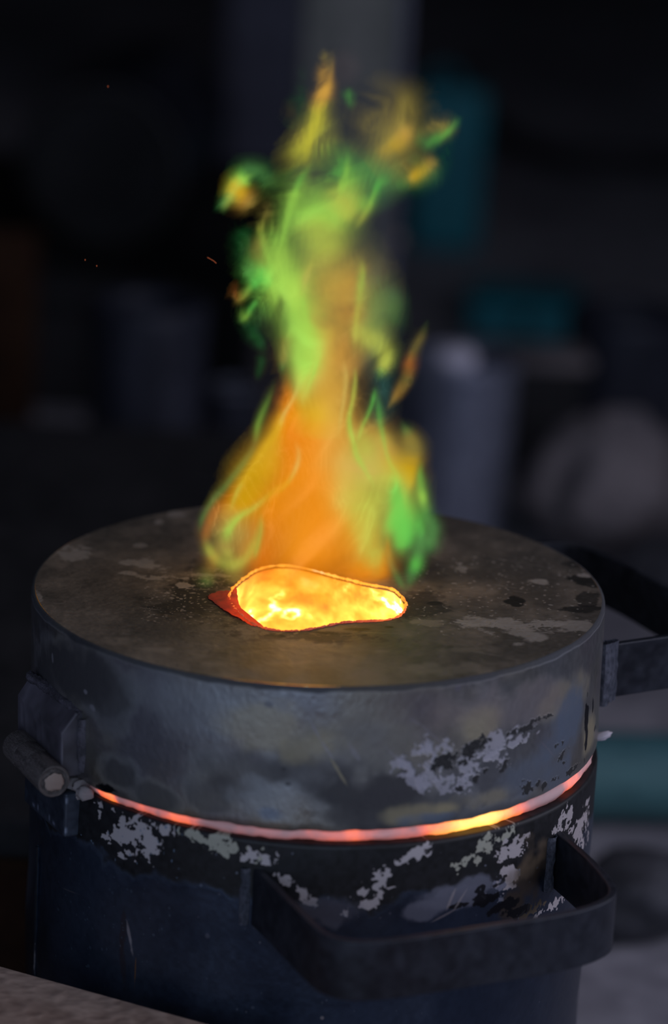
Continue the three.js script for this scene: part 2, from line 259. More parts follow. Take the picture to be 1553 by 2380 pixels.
// --- lid side: heat-tinted steel band, texture covers 200 degrees of the front and is mirrored behind
const SPAN = 200 * Math.PI / 180, WS = LID_R * SPAN, HS = 0.0945;
const PS = new Paint(2048, 300, WS, HS), ls = (x, y) => { const [a, h] = onLidSide(x, y); return [(a + SPAN / 2) * LID_R, h + LID_H + 0.002]; };
{
  const steel = [0.27, 0.275, 0.29], warm = [0.30, 0.275, 0.225], mauve = [0.215, 0.195, 0.21], blue = [0.16, 0.20, 0.27], soot = [0.035, 0.033, 0.036], straw = [0.33, 0.28, 0.17], ash = [0.27, 0.255, 0.29];
  PS.all((i, u, v) => {
    const n = fbm(u * 14, v * 16, 4), m = fbm(u * 19 + 31, v * 24 + 8, 4), f = fbm(u * 400, v * 260, 3), st = fbm(u * 160, v * 7, 3);
    const k = sstep(-0.5, 0.5, n), q = sstep(0.0, 0.6, m);
    for (let j = 0; j < 3; j++) { let c = steel[j] + (warm[j] - steel[j]) * k; c += (mauve[j] - c) * q * 0.8; PS.c[i * 3 + j] = c * (1 + 0.07 * f + 0.05 * st); }
    PS.r[i] = 0.34 + 0.07 * m + 0.04 * f; PS.m[i] = 0.88; PS.b[i] = 0.18 * f + 0.25 * n + 0.06 * st;
  });
  const mk = (x, y, wx, wy, c, o, turn = 0) => { const [u, v] = ls(x, y), s = 3900; PS.mark(u, v, wx / s / Math.max(0.35, Math.sqrt(1 - ((x - 735) / 690) ** 2)), wy / s, turn, c, o); };
  const big = { rag: 0.8, scale: 34, soft: 0.5, rough: 0.55, metal: 0.5 };
  // soot, oxide and pale clouds; dark ones at left also paint a dark reflection
  for (const [x, y, wx, wy, a] of [[800, 1850, 170, 80, 0.85], [730, 1800, 110, 60, 0.6], [950, 1880, 120, 50, 0.7], [600, 1790, 120, 60, 0.55], [360, 1855, 60, 40, 0.75], [480, 1860, 70, 40, 0.6], [270, 1800, 40, 34, 0.8], [150, 1560, 90, 70, 0.9], [230, 1600, 70, 80, 0.75], [120, 1640, 60, 120, 0.9], [850, 1720, 150, 60, 0.4], [1180, 1880, 90, 30, 0.6]]) mk(x, y, wx, wy, soot, { ...big, a: Math.min(1, a * 1.15), metal: 0.1, rough: 0.75 });
  for (const [x, y, wx, wy, a] of [[450, 1650, 90, 60, 0.5], [380, 1600, 70, 50, 0.4], [620, 1860, 60, 50, 0.6], [560, 1640, 100, 40, 0.4]]) mk(x, y, wx, wy, [0.30, 0.315, 0.33], { ...big, a, metal: 0.6, rough: 0.45 });
  for (const [x, y, wx, wy, a] of [[600, 1700, 70, 60, 0.5], [740, 1730, 60, 40, 0.5], [1120, 1690, 50, 40, 0.7], [1000, 1890, 60, 20, 0.6], [1030, 1880, 26, 16, 0.8], [1370, 1700, 20, 50, 0.8], [1320, 1620, 60, 40, 0.5], [1150, 1850, 60, 22, 0.6]]) mk(x, y, wx, wy, straw, { ...big, a });
  for (const [x, y, wx, wy, a] of [[1330, 1680, 30, 70, 0.9], [1290, 1730, 36, 60, 0.7], [1010, 1900, 50, 18, 0.8], [620, 1890, 26, 16, 0.7], [1240, 1800, 60, 40, 0.6], [1300, 1800, 30, 40, 0.7]]) mk(x, y, wx, wy, blue, { ...big, a, metal: 0.6, rough: 0.4 });
  for (const [x, y, wx, wy] of [[1240, 1640, 90, 50], [1050, 1650, 80, 40]]) mk(x, y, wx, wy, [0.20, 0.155, 0.15], { ...big, a: 0.5 });
  // flaked pale scale and pitted black patches
  for (const [x, y, wx, wy] of [[975, 1770, 44, 36], [1000, 1800, 40, 26], [1060, 1810, 50, 30], [1150, 1730, 60, 20], [950, 1790, 20, 20], [1090, 1780, 60, 30], [1010, 1740, 26, 20]]) mk(x, y, wx, wy, ash, { a: 0.75, rag: 1.3, scale: 120, soft: 0.12, holes: 1.0, holeScale: 280, rough: 0.75, metal: 0, bump: 0.5 });
  for (const [x, y, wx, wy] of [[1090, 1742, 46, 20], [1120, 1735, 26, 14], [1050, 1765, 30, 16], [1010, 1780, 16, 12], [1170, 1780, 14, 12], [1130, 1790, 12, 9], [1200, 1705, 20, 8], [1230, 1690, 22, 8], [1260, 1670, 16, 8], [1110, 1810, 10, 8], [1070, 1835, 9, 7], [1220, 1830, 26, 10], [1260, 1825, 24, 12], [1310, 1745, 14, 26], [1330, 1790, 12, 8]]) mk(x, y, wx, wy, [0.012, 0.011, 0.012], { rag: 1.4, scale: 170, soft: 0.1, holes: 0.8, holeScale: 330, rough: 0.85, metal: 0, bump: -0.5 });
  for (const [x, y, wx, wy] of [[1363, 1665, 5, 46], [1362, 1720, 4, 40], [1378, 1640, 4, 24], [1382, 1692, 4, 10]]) mk(x, y, wx, wy, [0.015, 0.014, 0.017], { rag: 0.6, scale: 150, soft: 0.15 });
  // scratches, drips, spots
  const L = (pts, w, c, o) => PS.line(pts.map(([x, y]) => ls(x, y)), w, c, o);
  L([[722, 1675], [745, 1720], [772, 1760]], 0.0009, ash, { a: 0.45 }); L([[770, 1765], [800, 1815]], 0.0010, straw, { a: 0.5 }); L([[905, 1745], [945, 1790]], 0.0008, ash, { a: 0.4 }); L([[945, 1665], [985, 1690], [1030, 1730]], 0.0008, ash, { a: 0.35 }); L([[815, 1735], [835, 1765]], 0.0016, ash, { a: 0.35 }); L([[1290, 1760], [1255, 1720]], 0.0006, ash, { a: 0.4 });
  mk(1064, 1600, 6, 6, ash, { rag: 0.3, a: 0.9 }); mk(625, 1637, 12, 8, [0.10, 0.11, 0.14], { rag: 0.6, a: 0.6, soft: 0.4 }); mk(660, 1788, 6, 5, soot, { a: 0.7 }); mk(670, 1822, 7, 5, soot, { a: 0.7 }); mk(198, 1608, 6, 8, ash, { a: 0.5, rag: 0.6 }); mk(215, 1645, 8, 10, ash, { a: 0.45, rag: 0.8, holes: 0.5 }); mk(122, 1530, 3, 14, ash, { a: 0.4 });
  PS.all((i, u, v) => { const k = sstep(0.0885, 0.0905, v + 0.0012 * fbm(u * 60, 4, 3)) * 0.85; for (let j = 0; j < 3; j++) PS.c[i * 3 + j] += ([0.010, 0.0105, 0.015][j] - PS.c[i * 3 + j]) * k; PS.m[i] *= 1 - k; PS.r[i] += (1 - PS.r[i]) * k; });
  mk(240, 1830, 20, 12, [0.015, 0.015, 0.017], { rag: 0.9, scale: 90 });
}
M.lidSide = PS.material(0.0012);
{
  const prof = []; for (let k = 0; k <= 4; k++) { const a = k / 4 * Math.PI / 2; prof.push([LID_R - 0.0022 + 0.0022 * Math.sin(a), -0.0022 + 0.0022 * Math.cos(a)]); }
  for (let k = 1; k <= 22; k++) prof.push([LID_R, -0.0022 - (LID_H - 0.0037) * k / 22]);
  prof.push([LID_R - 0.0015, -LID_H], [LID_R - 0.004, -LID_H], [LID_R - 0.004, -LID_H + 0.012], [LID_R - 0.03, -LID_H + 0.012]);
  const g = grid(240, prof.length - 1, (i, j) => {
    const a = -Math.PI + 2 * Math.PI * (i % 240) / 240, [r0, y0] = prof[j], low = y0 < -LID_H + 0.006, r = r0 + 0.0006 * fbm(a * 3.1, y0 * 30 + 2, 2), y = y0 + (low ? 0.0016 * fbm(a * 14, 7.7, 4) : 0);
    const am = i === 240 ? Math.PI : a;
    return [r * Math.sin(a), y, r * Math.cos(a), (am + SPAN / 2) * LID_R / WS, (y0 + LID_H + 0.002) / HS];
  }, true);
  part('side_band', g, M.lidSide, lid, 'heat-tinted steel side of the lid with soot clouds, a dark reflection painted at the left end and flaked patches');
}
// --- glowing refractory in the hole
const heat = (t, ramp) => {                            // colour of incandescent ceramic: 0 dark .. 1 white-yellow
  const S = ramp ?? [[0, [0, 0, 0]], [0.2, [0.05, 0.004, 0.001]], [0.4, [0.45, 0.04, 0.004]], [0.55, [1.0, 0.16, 0.01]], [0.7, [1.6, 0.48, 0.03]], [0.82, [2.2, 0.85, 0.09]], [0.92, [2.8, 1.3, 0.25]], [1.0, [3.4, 2.6, 1.4]]];
  for (let k = 0; k + 1 < S.length; k++) if (t <= S[k + 1][0]) { const f = Math.max(0, (t - S[k][0]) / (S[k + 1][0] - S[k][0])); return S[k][1].map((c, j) => c + (S[k + 1][1][j] - c) * f); }
  return S.at(-1)[1];
};
function glowTexture(w, h, fn, ramp) {                 // emission in half of its peak so that it fits a float map
  const d = new Float32Array(w * h * 4); for (let y = 0; y < h; y++) for (let x = 0; x < w; x++) { const c = heat(Math.max(0, fn((x + 0.5) / w, (y + 0.5) / h)), ramp), o = (y * w + x) * 4; d[o] = c[0]; d[o + 1] = c[1]; d[o + 2] = c[2]; d[o + 3] = 1; }
  const t = new THREE.DataTexture(d, w, h, THREE.RGBAFormat, THREE.FloatType); t.magFilter = t.minFilter = THREE.LinearFilter; t.wrapS = THREE.RepeatWrapping; t.needsUpdate = true; return t;
}
const LIN_D = 0.075;
{
  const glow = glowTexture(1024, 512, (u, v) => {
    const p = ((u + 0.5) % 1) * 20, y = v * 4.2;
    const n = fbm(p * 0.8 + 5, y * 0.9 + 2, 5), m = fbm(p * 2.1 + 40, y * 2.4 + 11, 5);
    const vein = Math.pow(Math.max(0, 1 - Math.abs(fbm(p * 0.6 + 11, y * 0.8 + 3, 5)) * 7), 1.5) * sstep(-0.1, 0.25, fbm(p * 0.35 + 70, y * 0.4, 2));
    return 0.80 + 0.26 * n + 0.13 * m + 0.26 * vein;
  });
  M.glow = new THREE.MeshStandardMaterial({ color: col([0.12, 0.09, 0.07]), roughness: 0.9, emissive: 0xffffff, emissiveMap: glow, emissiveIntensity: 1 });
  const g = grid(NA, 40, (i, j) => {
    const c = i % NA, a = -Math.PI + 2 * Math.PI * c / NA, v = j / 40, d = v * LIN_D, h = holeAt(a) * ragged(2 * Math.PI * c / NA, 1.2) * (0.985 + 0.10 * sstep(0, 0.5, v)) + 0.004 * n3(Math.cos(a) * 3, d * 60, Math.sin(a) * 3) * sstep(0.03, 0.2, v);
    return [HC[0] + h * Math.sin(a), -0.0015 - d, HC[1] + h * Math.cos(a), i / NA, v];
  }, true);
  part('glowing_hole_lining', g, M.glow, lid, 'yellow-hot refractory wall inside the lid hole');
  // hot lip that stands a little proud of the plate round the hole
  const lipT = glowTexture(1024, 4, (u) => { const a = u * 2 * Math.PI - Math.PI, back = 0.5 - 0.5 * Math.cos(a); return 0.32 + 0.55 * back + 0.10 * fbm(u * 60, 2, 4) + 0.12 * fbm(u * 9, 8, 2); });
  M.lip = new THREE.MeshStandardMaterial({ color: col([0.12, 0.08, 0.06]), roughness: 0.9, emissive: 0xffffff, emissiveMap: lipT });
  const lip = grid(NA * 2, 8, (i, j) => {
    const c = i % (NA * 2), a = -Math.PI + Math.PI * c / NA, q = j / 8 * 2 * Math.PI, w = 0.00065 * (1 + 0.5 * vn(c * 0.21, 5) + 0.4 * vn(c * 0.7, 9)), h = holeAt(a) * ragged(Math.PI * c / NA, 1.2) - 0.0001 + w * Math.cos(q) * 1.1;
    return [HC[0] + h * Math.sin(a), 0.0003 + w * Math.sin(q), HC[1] + h * Math.cos(a), i / (NA * 2), j / 8];
  }, true);
  part('glowing_lip', lip, M.lip, lid, 'thin orange-hot ragged lip of the hole');
  // red-hot tongue of bare ceramic beside the hole
  const tonguePx = [[484, 1386], [510, 1375], [540, 1371], [548, 1362], [552, 1385], [556, 1405], [575, 1432], [610, 1456], [590, 1456], [560, 1440], [520, 1418], [500, 1402]];
  const tp = new THREE.CatmullRomCurve3(tonguePx.map(([x, y]) => { const [a, b] = onLidTop(x, y); return V(a, 0, b); }), true).getPoints(120), mid = V(...(([a, b]) => [a, 0, b])(onLidTop(536, 1398)));
  const tg = grid(120, 10, (i, j) => { const p = tp[i % 120].clone().lerp(mid, 1 - (j / 10) * (1 + 0.05 * vn(i * 0.6, 4))), e = j / 10; return [p.x, 0.0008 * (1 - e * e) + 0.0002, p.z, (p.x + 0.08) * 12, (p.z - 0.0) * 8]; });
  const tt = glowTexture(256, 256, (u, v) => 0.22 + 0.27 * sstep(0.14, 0.44, u) + 0.10 * fbm(u * 16, v * 16, 4), [[0, [0, 0, 0]], [0.2, [0.03, 0.001, 0]], [0.35, [0.22, 0.006, 0]], [0.5, [0.62, 0.03, 0.001]], [1, [1, 0.1, 0.01]]]); tt.wrapT = THREE.RepeatWrapping;
  part('glowing_tongue', tg, new THREE.MeshStandardMaterial({ color: col([0.03, 0.015, 0.012]), roughness: 0.95, emissive: 0xffffff, emissiveMap: tt }), lid, 'dull red hot bare ceramic beside the hole');
}
// --- ceramic fibre between lid and body, hot in places
{
  const K = [[-180, 0.1], [-50, 0.12], [-47.5, 0.2], [-46, 0.56], [-42, 0.6], [-40, 0.34], [-37, 0.42], [-35, 0.55], [-31, 0.40], [-28, 0.56], [-24, 0.55], [-21, 0.33], [-15, 0.30], [-8, 0.36], [-2, 0.34], [2, 0.46], [6, 0.50], [9, 0.58], [11, 0.46], [14, 0.38], [18, 0.46], [21, 0.42], [24, 0.62], [28, 0.72], [31, 0.84], [37, 0.86], [40, 0.76], [43, 0.66], [46, 0.58], [50, 0.36], [56, 0.24], [60, 0.30], [63, 0.55], [66, 0.52], [70, 0.42], [76, 0.36], [84, 0.28], [95, 0.2], [180, 0.1]];
  const at = (d) => { for (let k = 0; k + 1 < K.length; k++) if (d <= K[k + 1][0]) { const f = (d - K[k][0]) / (K[k + 1][0] - K[k][0]); return K[k][1] + (K[k + 1][1] - K[k][1]) * f; } return 0.1; };
  const S = [[0, [0, 0, 0]], [0.12, [0.008, 0.003, 0.003]], [0.3, [0.10, 0.030, 0.026]], [0.4, [0.24, 0.055, 0.042]], [0.5, [0.55, 0.085, 0.04]], [0.58, [1.0, 0.14, 0.02]], [0.7, [1.5, 0.42, 0.03]], [0.86, [2.2, 1.0, 0.13]], [1, [2.6, 1.6, 0.4]]];
  const t = glowTexture(2048, 16, (u, v) => { const d = u * 360 - 180; return at(d + 0.8 * fbm(d * 0.8, v * 3, 3)) + 0.07 * fbm(d * 0.45, v * 3, 4); }, S);
  M.fibre = new THREE.MeshStandardMaterial({ color: col([0.40, 0.32, 0.32]), roughness: 0.95, emissive: 0xffffff, emissiveMap: t });
  const prof = [[0.145, BODY_TOP - 0.002], [0.158, BODY_TOP + 0.001], [0.1705, BODY_TOP + 0.0005], [0.1755, BODY_TOP + 0.0008], [0.1772, BODY_TOP + 0.004], [0.1768, BODY_TOP + 0.0085], [0.1745, BODY_TOP + 0.0125], [0.166, BODY_TOP + 0.0135], [0.150, BODY_TOP + 0.0135]];
  const g = grid(480, prof.length - 1, (i, j) => {
    const c = i % 480, a = -Math.PI + 2 * Math.PI * c / 480, [r0, y0] = prof[j], bump = 0.0028 * fbm(a * 8, j * 0.25, 4), lift = Math.sin(a) * 0.0032 * (j / (prof.length - 1));
    const r = r0 + (j > 1 && j < 7 ? bump : 0);
    return [BODY_X + r * Math.sin(a), y0 + lift - 0.0028 * (j > 4 ? 1 : 0) + 0.0010 * fbm(a * 17 + 6, j * 0.8, 3), r * Math.cos(a), i / 480, j / (prof.length - 1)];
  }, true);
  part('glowing_fibre_gasket', g, M.fibre, furnace, 'pinkish ceramic fibre ring glowing orange in places');
}
// --- body: black paint, flaked to pale ash under the rim
const BH = 0.32, WB = BODY_R * SPAN;
const PB = new Paint(2048, 1024, WB, BH), bs = (x, y) => { const [a, h] = onBody(x, y); return [(a + SPAN / 2) * BODY_R, h - (BODY_TOP - BH)]; };
{
  const A = [0.030, 0.043, 0.074], B = [0.065, 0.085, 0.130], ash = [0.36, 0.32, 0.325], cream = [0.30, 0.29, 0.235], bare = [0.16, 0.165, 0.21], brown = [0.12, 0.085, 0.055];
  PB.all((i, u, v) => {
    const n = fbm(u * 16, v * 12, 4), f = fbm(u * 300, v * 300, 3), k = sstep(-0.5, 0.5, n);
    for (let j = 0; j < 3; j++) PB.c[i * 3 + j] = (A[j] + (B[j] - A[j]) * k) * (1 + 0.15 * f);
    PB.r[i] = 0.36 + 0.08 * n + 0.05 * f; PB.m[i] = 0.85; PB.b[i] = 0.10 * f + 0.35 * n;
    const char = sstep(-0.004, 0.004, v - (BH - 0.036) + 0.016 * fbm(u * 40, v * 40, 5));      // burnt paint under the rim
    for (let j = 0; j < 3; j++) PB.c[i * 3 + j] += ([0.006, 0.006, 0.0075][j] * (1 + f) - PB.c[i * 3 + j]) * char; PB.r[i] += 0.3 * char; PB.m[i] *= 1 - char; PB.b[i] += 0.4 * char;
  });
  const mk = (x, y, wx, wy, c, o, turn = 0) => { const [u, v] = bs(x, y), s = 3950; PB.mark(u, v, wx / s / Math.max(0.35, Math.sqrt(Math.max(0, 1 - ((x - 725) / 690) ** 2))), wy / s, turn, c, o); };
  const flake = { rag: 1.4, scale: 140, soft: 0.07, holes: 1.15, holeScale: 300, rough: 0.85, metal: 0, bump: 0.5 };
  for (const [x, y, wx, wy, c, t = 0] of [
    [300, 1930, 56, 34, ash, 0.5], [330, 1945, 40, 30, ash], [232, 1875, 10, 22, ash, -0.3], [370, 1925, 34, 16, ash], [275, 1950, 26, 20, ash], [470, 1955, 50, 10, cream, -0.3], [540, 1975, 60, 18, cream, -0.1], [590, 1990, 30, 16, ash], [500, 1950, 30, 12, cream],
    [625, 2005, 14, 6, ash], [690, 2070, 40, 16, ash, -0.6], [660, 2045, 20, 10, ash], [920, 2010, 60, 16, ash, 0.5], [880, 2040, 50, 20, ash, 0.5], [840, 2080, 36, 22, ash, 0.5], [860, 2100, 22, 12, ash], [960, 1985, 36, 10, ash, 0.5], [900, 2065, 26, 14, ash],
    [1120, 1970, 44, 16, cream, 0.5], [1160, 1955, 40, 14, cream, 0.4], [1090, 1995, 24, 10, cream, 0.5], [1200, 1950, 20, 10, ash], [1190, 1980, 30, 14, ash], [1160, 2060, 30, 22, bare], [1180, 2040, 18, 26, ash], [1325, 1890, 16, 26, ash, 0.3], [1345, 1930, 26, 30, ash], [1362, 1900, 12, 40, ash], [1350, 1970, 26, 26, ash], [1300, 1920, 16, 18, ash], [1285, 2110, 50, 16, ash], [1240, 2120, 40, 14, brown]]) mk(x, y, wx, wy, c, flake, t);
  // bare steel with worn-through paint
  for (const [x, y, wx, wy, a] of [[1050, 2090, 90, 30, 0.9], [1000, 2110, 50, 22, 0.8], [770, 2120, 70, 40, 0.45], [1110, 2060, 40, 24, 0.8]]) mk(x, y, wx, wy, bare, { rag: 0.6, scale: 50, soft: 0.25, a, rough: 0.42, metal: 0.4 });
  for (const [x, y, wx, wy] of [[1220, 2030, 36, 70], [1255, 2000, 26, 40], [1200, 2100, 30, 26]]) mk(x, y, wx, wy, brown, { rag: 0.7, scale: 50, soft: 0.4, a: 0.75, rough: 0.6 });
  for (const [x, y, wx, wy] of [[1130, 2090, 26, 16], [1165, 2105, 30, 20], [1150, 2060, 12, 10], [1120, 2060, 10, 12], [1200, 2120, 26, 12], [1330, 1965, 8, 12], [1350, 1985, 8, 12], [1085, 2100, 30, 6]]) mk(x, y, wx, wy, [0.008, 0.008, 0.011], { rag: 1.0, scale: 110, soft: 0.08, rough: 0.5 });
  // scratches and spatter
  const R = rng(8), L = (pts, w, c, o) => PB.line(pts.map(([x, y]) => bs(x, y)), w, c, o);
  L([[1010, 2140], [1055, 2115], [1080, 2075]], 0.0007, ash, { a: 0.6 }); L([[1040, 2110], [1058, 2068]], 0.0009, ash, { a: 0.7 }); L([[296, 2150], [306, 2205]], 0.0011, [0.5, 0.5, 0.55], { a: 0.8 }); L([[288, 2120], [284, 2200], [290, 2290]], 0.0022, [0.07, 0.055, 0.06], { a: 0.6 }); L([[316, 2230], [314, 2290]], 0.0005, [0.35, 0.18, 0.07], { a: 0.7 }); L([[148, 2066], [180, 2078]], 0.0004, ash, { a: 0.4 });
  for (let k = 0; k < 90; k++) { const x = 130 + R() * 300, y = 1920 + R() * 330; mk(x, y, 0.8 + R() * 2, 1 + R() * 3, [0.12, 0.17, 0.24], { a: 0.5 + 0.4 * R(), rag: 0.6 }); }
  for (let k = 0; k < 60; k++) { const x = 400 + R() * 900, y = 1960 + R() * 400; mk(x, y, 0.8 + R() * 2, 1 + R() * 2.5, [0.2, 0.22, 0.28], { a: 0.3 + 0.4 * R(), rag: 0.6 }); }
  mk(482, 2175, 6, 7, [0.16, 0.18, 0.24], { a: 0.6, rag: 0.6 }); mk(749, 2366, 4, 4, ash, { a: 0.8 });
}
M.body = PB.material(0.0011, { clearcoat: 0.15, clearcoatRoughness: 0.3, specularIntensity: 0.6 });
{
  const prof = [[0.1450, BODY_TOP - 0.001], [0.1700, BODY_TOP - 0.0005], [0.1788, BODY_TOP], [BODY_R - 0.0004, BODY_TOP - 0.0012], [BODY_R, BODY_TOP - 0.003]];
  for (let k = 1; k <= 40; k++) prof.push([BODY_R + (k > 6 ? 0.0004 * Math.sin(k * 0.5) : 0), BODY_TOP - 0.003 - (BODY_TOP - 0.05) * k / 40]);
  prof.push([BODY_R - 0.002, 0.045], [0.02, 0.044]);
  const g = grid(240, prof.length - 1, (i, j) => {
    const a = -Math.PI + 2 * Math.PI * (i % 240) / 240, [r0, y] = prof[j], r = r0 + (j > 3 ? 0.0009 * fbm(a * 3.7 + 2, y * 22, 3) : 0), am = i === 240 ? Math.PI : a;
    return [BODY_X + r * Math.sin(a), y, r * Math.cos(a), (am + SPAN / 2) * BODY_R / WB, (y - (BODY_TOP - BH)) / BH];
  }, true);
  part('body_shell', g, M.body, furnace, 'black painted steel drum, paint flaked to pale ash under the rim');
  const legM = new THREE.MeshStandardMaterial({ color: col([0.03, 0.03, 0.035]), roughness: 0.5, metalness: 0.3 });
  for (let k = 0; k < 3; k++) { const a = (k * 120 + 60) * Math.PI / 180; part('foot', new THREE.CylinderGeometry(0.018, 0.02, 0.046, 20).translate(BODY_X + 0.14 * Math.sin(a), 0.023, 0.14 * Math.cos(a)), legM, furnace); }
  // inner refractory wall, hot
  part('glowing_chamber_wall', lathe([[0.0, 0.10], [0.10, 0.10], [0.11, 0.12], [0.115, BODY_TOP - 0.004], [0.146, BODY_TOP - 0.001]], 64).translate(BODY_X, 0, 0), new THREE.MeshStandardMaterial({ color: col([0.15, 0.11, 0.08]), roughness: 0.95, emissive: col([2.0, 0.9, 0.12]) }), furnace);
  // weld seam down the side
  const sa = -69 * Math.PI / 180, sp = []; for (let k = 0; k <= 8; k++) sp.push(V(BODY_X + (BODY_R + 0.0006) * Math.sin(sa), BODY_TOP - 0.06 - 0.03 * k, (BODY_R + 0.0006) * Math.cos(sa)));
  part('weld_seam', bead(sp, 0.0014, 3, 120), M.body, furnace);
}
// --- strap handles
M.strap = weathered([0.012, 0.0128, 0.018], [0.024, 0.026, 0.035], { scale: 26, rough: 0.42, roughVar: 0.12, metal: 0.25, bump: 0.0004, seed: 6, tile: 0.5, shine: 0.6 });
M.weld = weathered([0.05, 0.055, 0.075], [0.11, 0.115, 0.15], { scale: 40, rough: 0.45, metal: 0.4, bump: 0.001, seed: 7, tile: 0.5 });
{
  const plan = [[-0.0305, 0.170], [-0.0215, 0.1875], [-0.005, 0.2235], [0.0085, 0.2525], [0.0155, 0.2640], [0.0275, 0.2705], [0.0430, 0.2690], [0.0742, 0.2565], [0.1120, 0.2380], [0.1480, 0.2200], [0.1700, 0.2040], [0.1810, 0.1890], [0.1828, 0.1760], [0.1795, 0.1600], [0.1730, 0.1400], [0.1640, 0.1180], [0.1535, 0.0940]];
  const h = part('body_handle', strap(plan, 0.3065, 0.0365, 0.005), M.strap, furnace, 'black flat bar loop handle welded to the body');
  part('weld', bead([V(-0.0335, 0.307, 0.1752), V(-0.0335, 0.320, 0.1758), V(-0.0335, 0.343, 0.1755)], 0.0034, 1), M.weld, h); part('weld', bead([V(-0.0255, 0.305, 0.1775), V(-0.0255, 0.32, 0.1775), V(-0.0255, 0.342, 0.1775)], 0.0026, 2), M.weld, h);
  part('weld', bead([V(0.1495, 0.307, 0.1035), V(0.1495, 0.32, 0.104), V(0.1495, 0.343, 0.1035)], 0.0042, 4), M.weld, h);
  // same loop on the lid, turned to the side
  const plan2 = [[0.1755, 0.0065], [0.1900, -0.0020], [0.2080, -0.0115], [0.2260, -0.0210], [0.2420, -0.0300], [0.2530, -0.0395], [0.2555, -0.0520], [0.2500, -0.0700], [0.2400, -0.0970], [0.2240, -0.1260], [0.2060, -0.1600], [0.1890, -0.1850], [0.1760, -0.1990], [0.1590, -0.2030], [0.1400, -0.1960], [0.1200, -0.1820], [0.0900, -0.1560]];
  const h2 = part('lid_handle', strap(plan2, 0.397 - TOP - 0.0035, 0.036, 0.005), M.strap, lid, 'black flat bar loop handle welded to the lid');
  for (const [x, z, r, s] of [[0.1815, 0.0085, 0.0040, 5], [0.1850, 0.0060, 0.0032, 6], [0.1880, 0.0035, 0.0022, 8]]) part('weld', bead([V(x, -0.069 + (s === 5 ? 0.0 : 0.002), z), V(x + 0.0004, -0.050, z), V(x, -0.027, z)], r, s), M.weld, h2);
  part('weld', bead([V(0.1812, -0.0690, 0.007), V(0.1835, -0.0675, 0.007), V(0.1865, -0.0640, 0.006)], 0.002, 9, 12), M.weld, h2);
  part('slag_flake', lump(0.0065, 0.0025, 0.004, 3, 0.3, 2).rotateZ(0.35).translate(0.1825, -LID_H + 0.0025, 0.02), new THREE.MeshStandardMaterial({ color: col([0.40, 0.36, 0.40]), roughness: 0.9 }), lid);
}
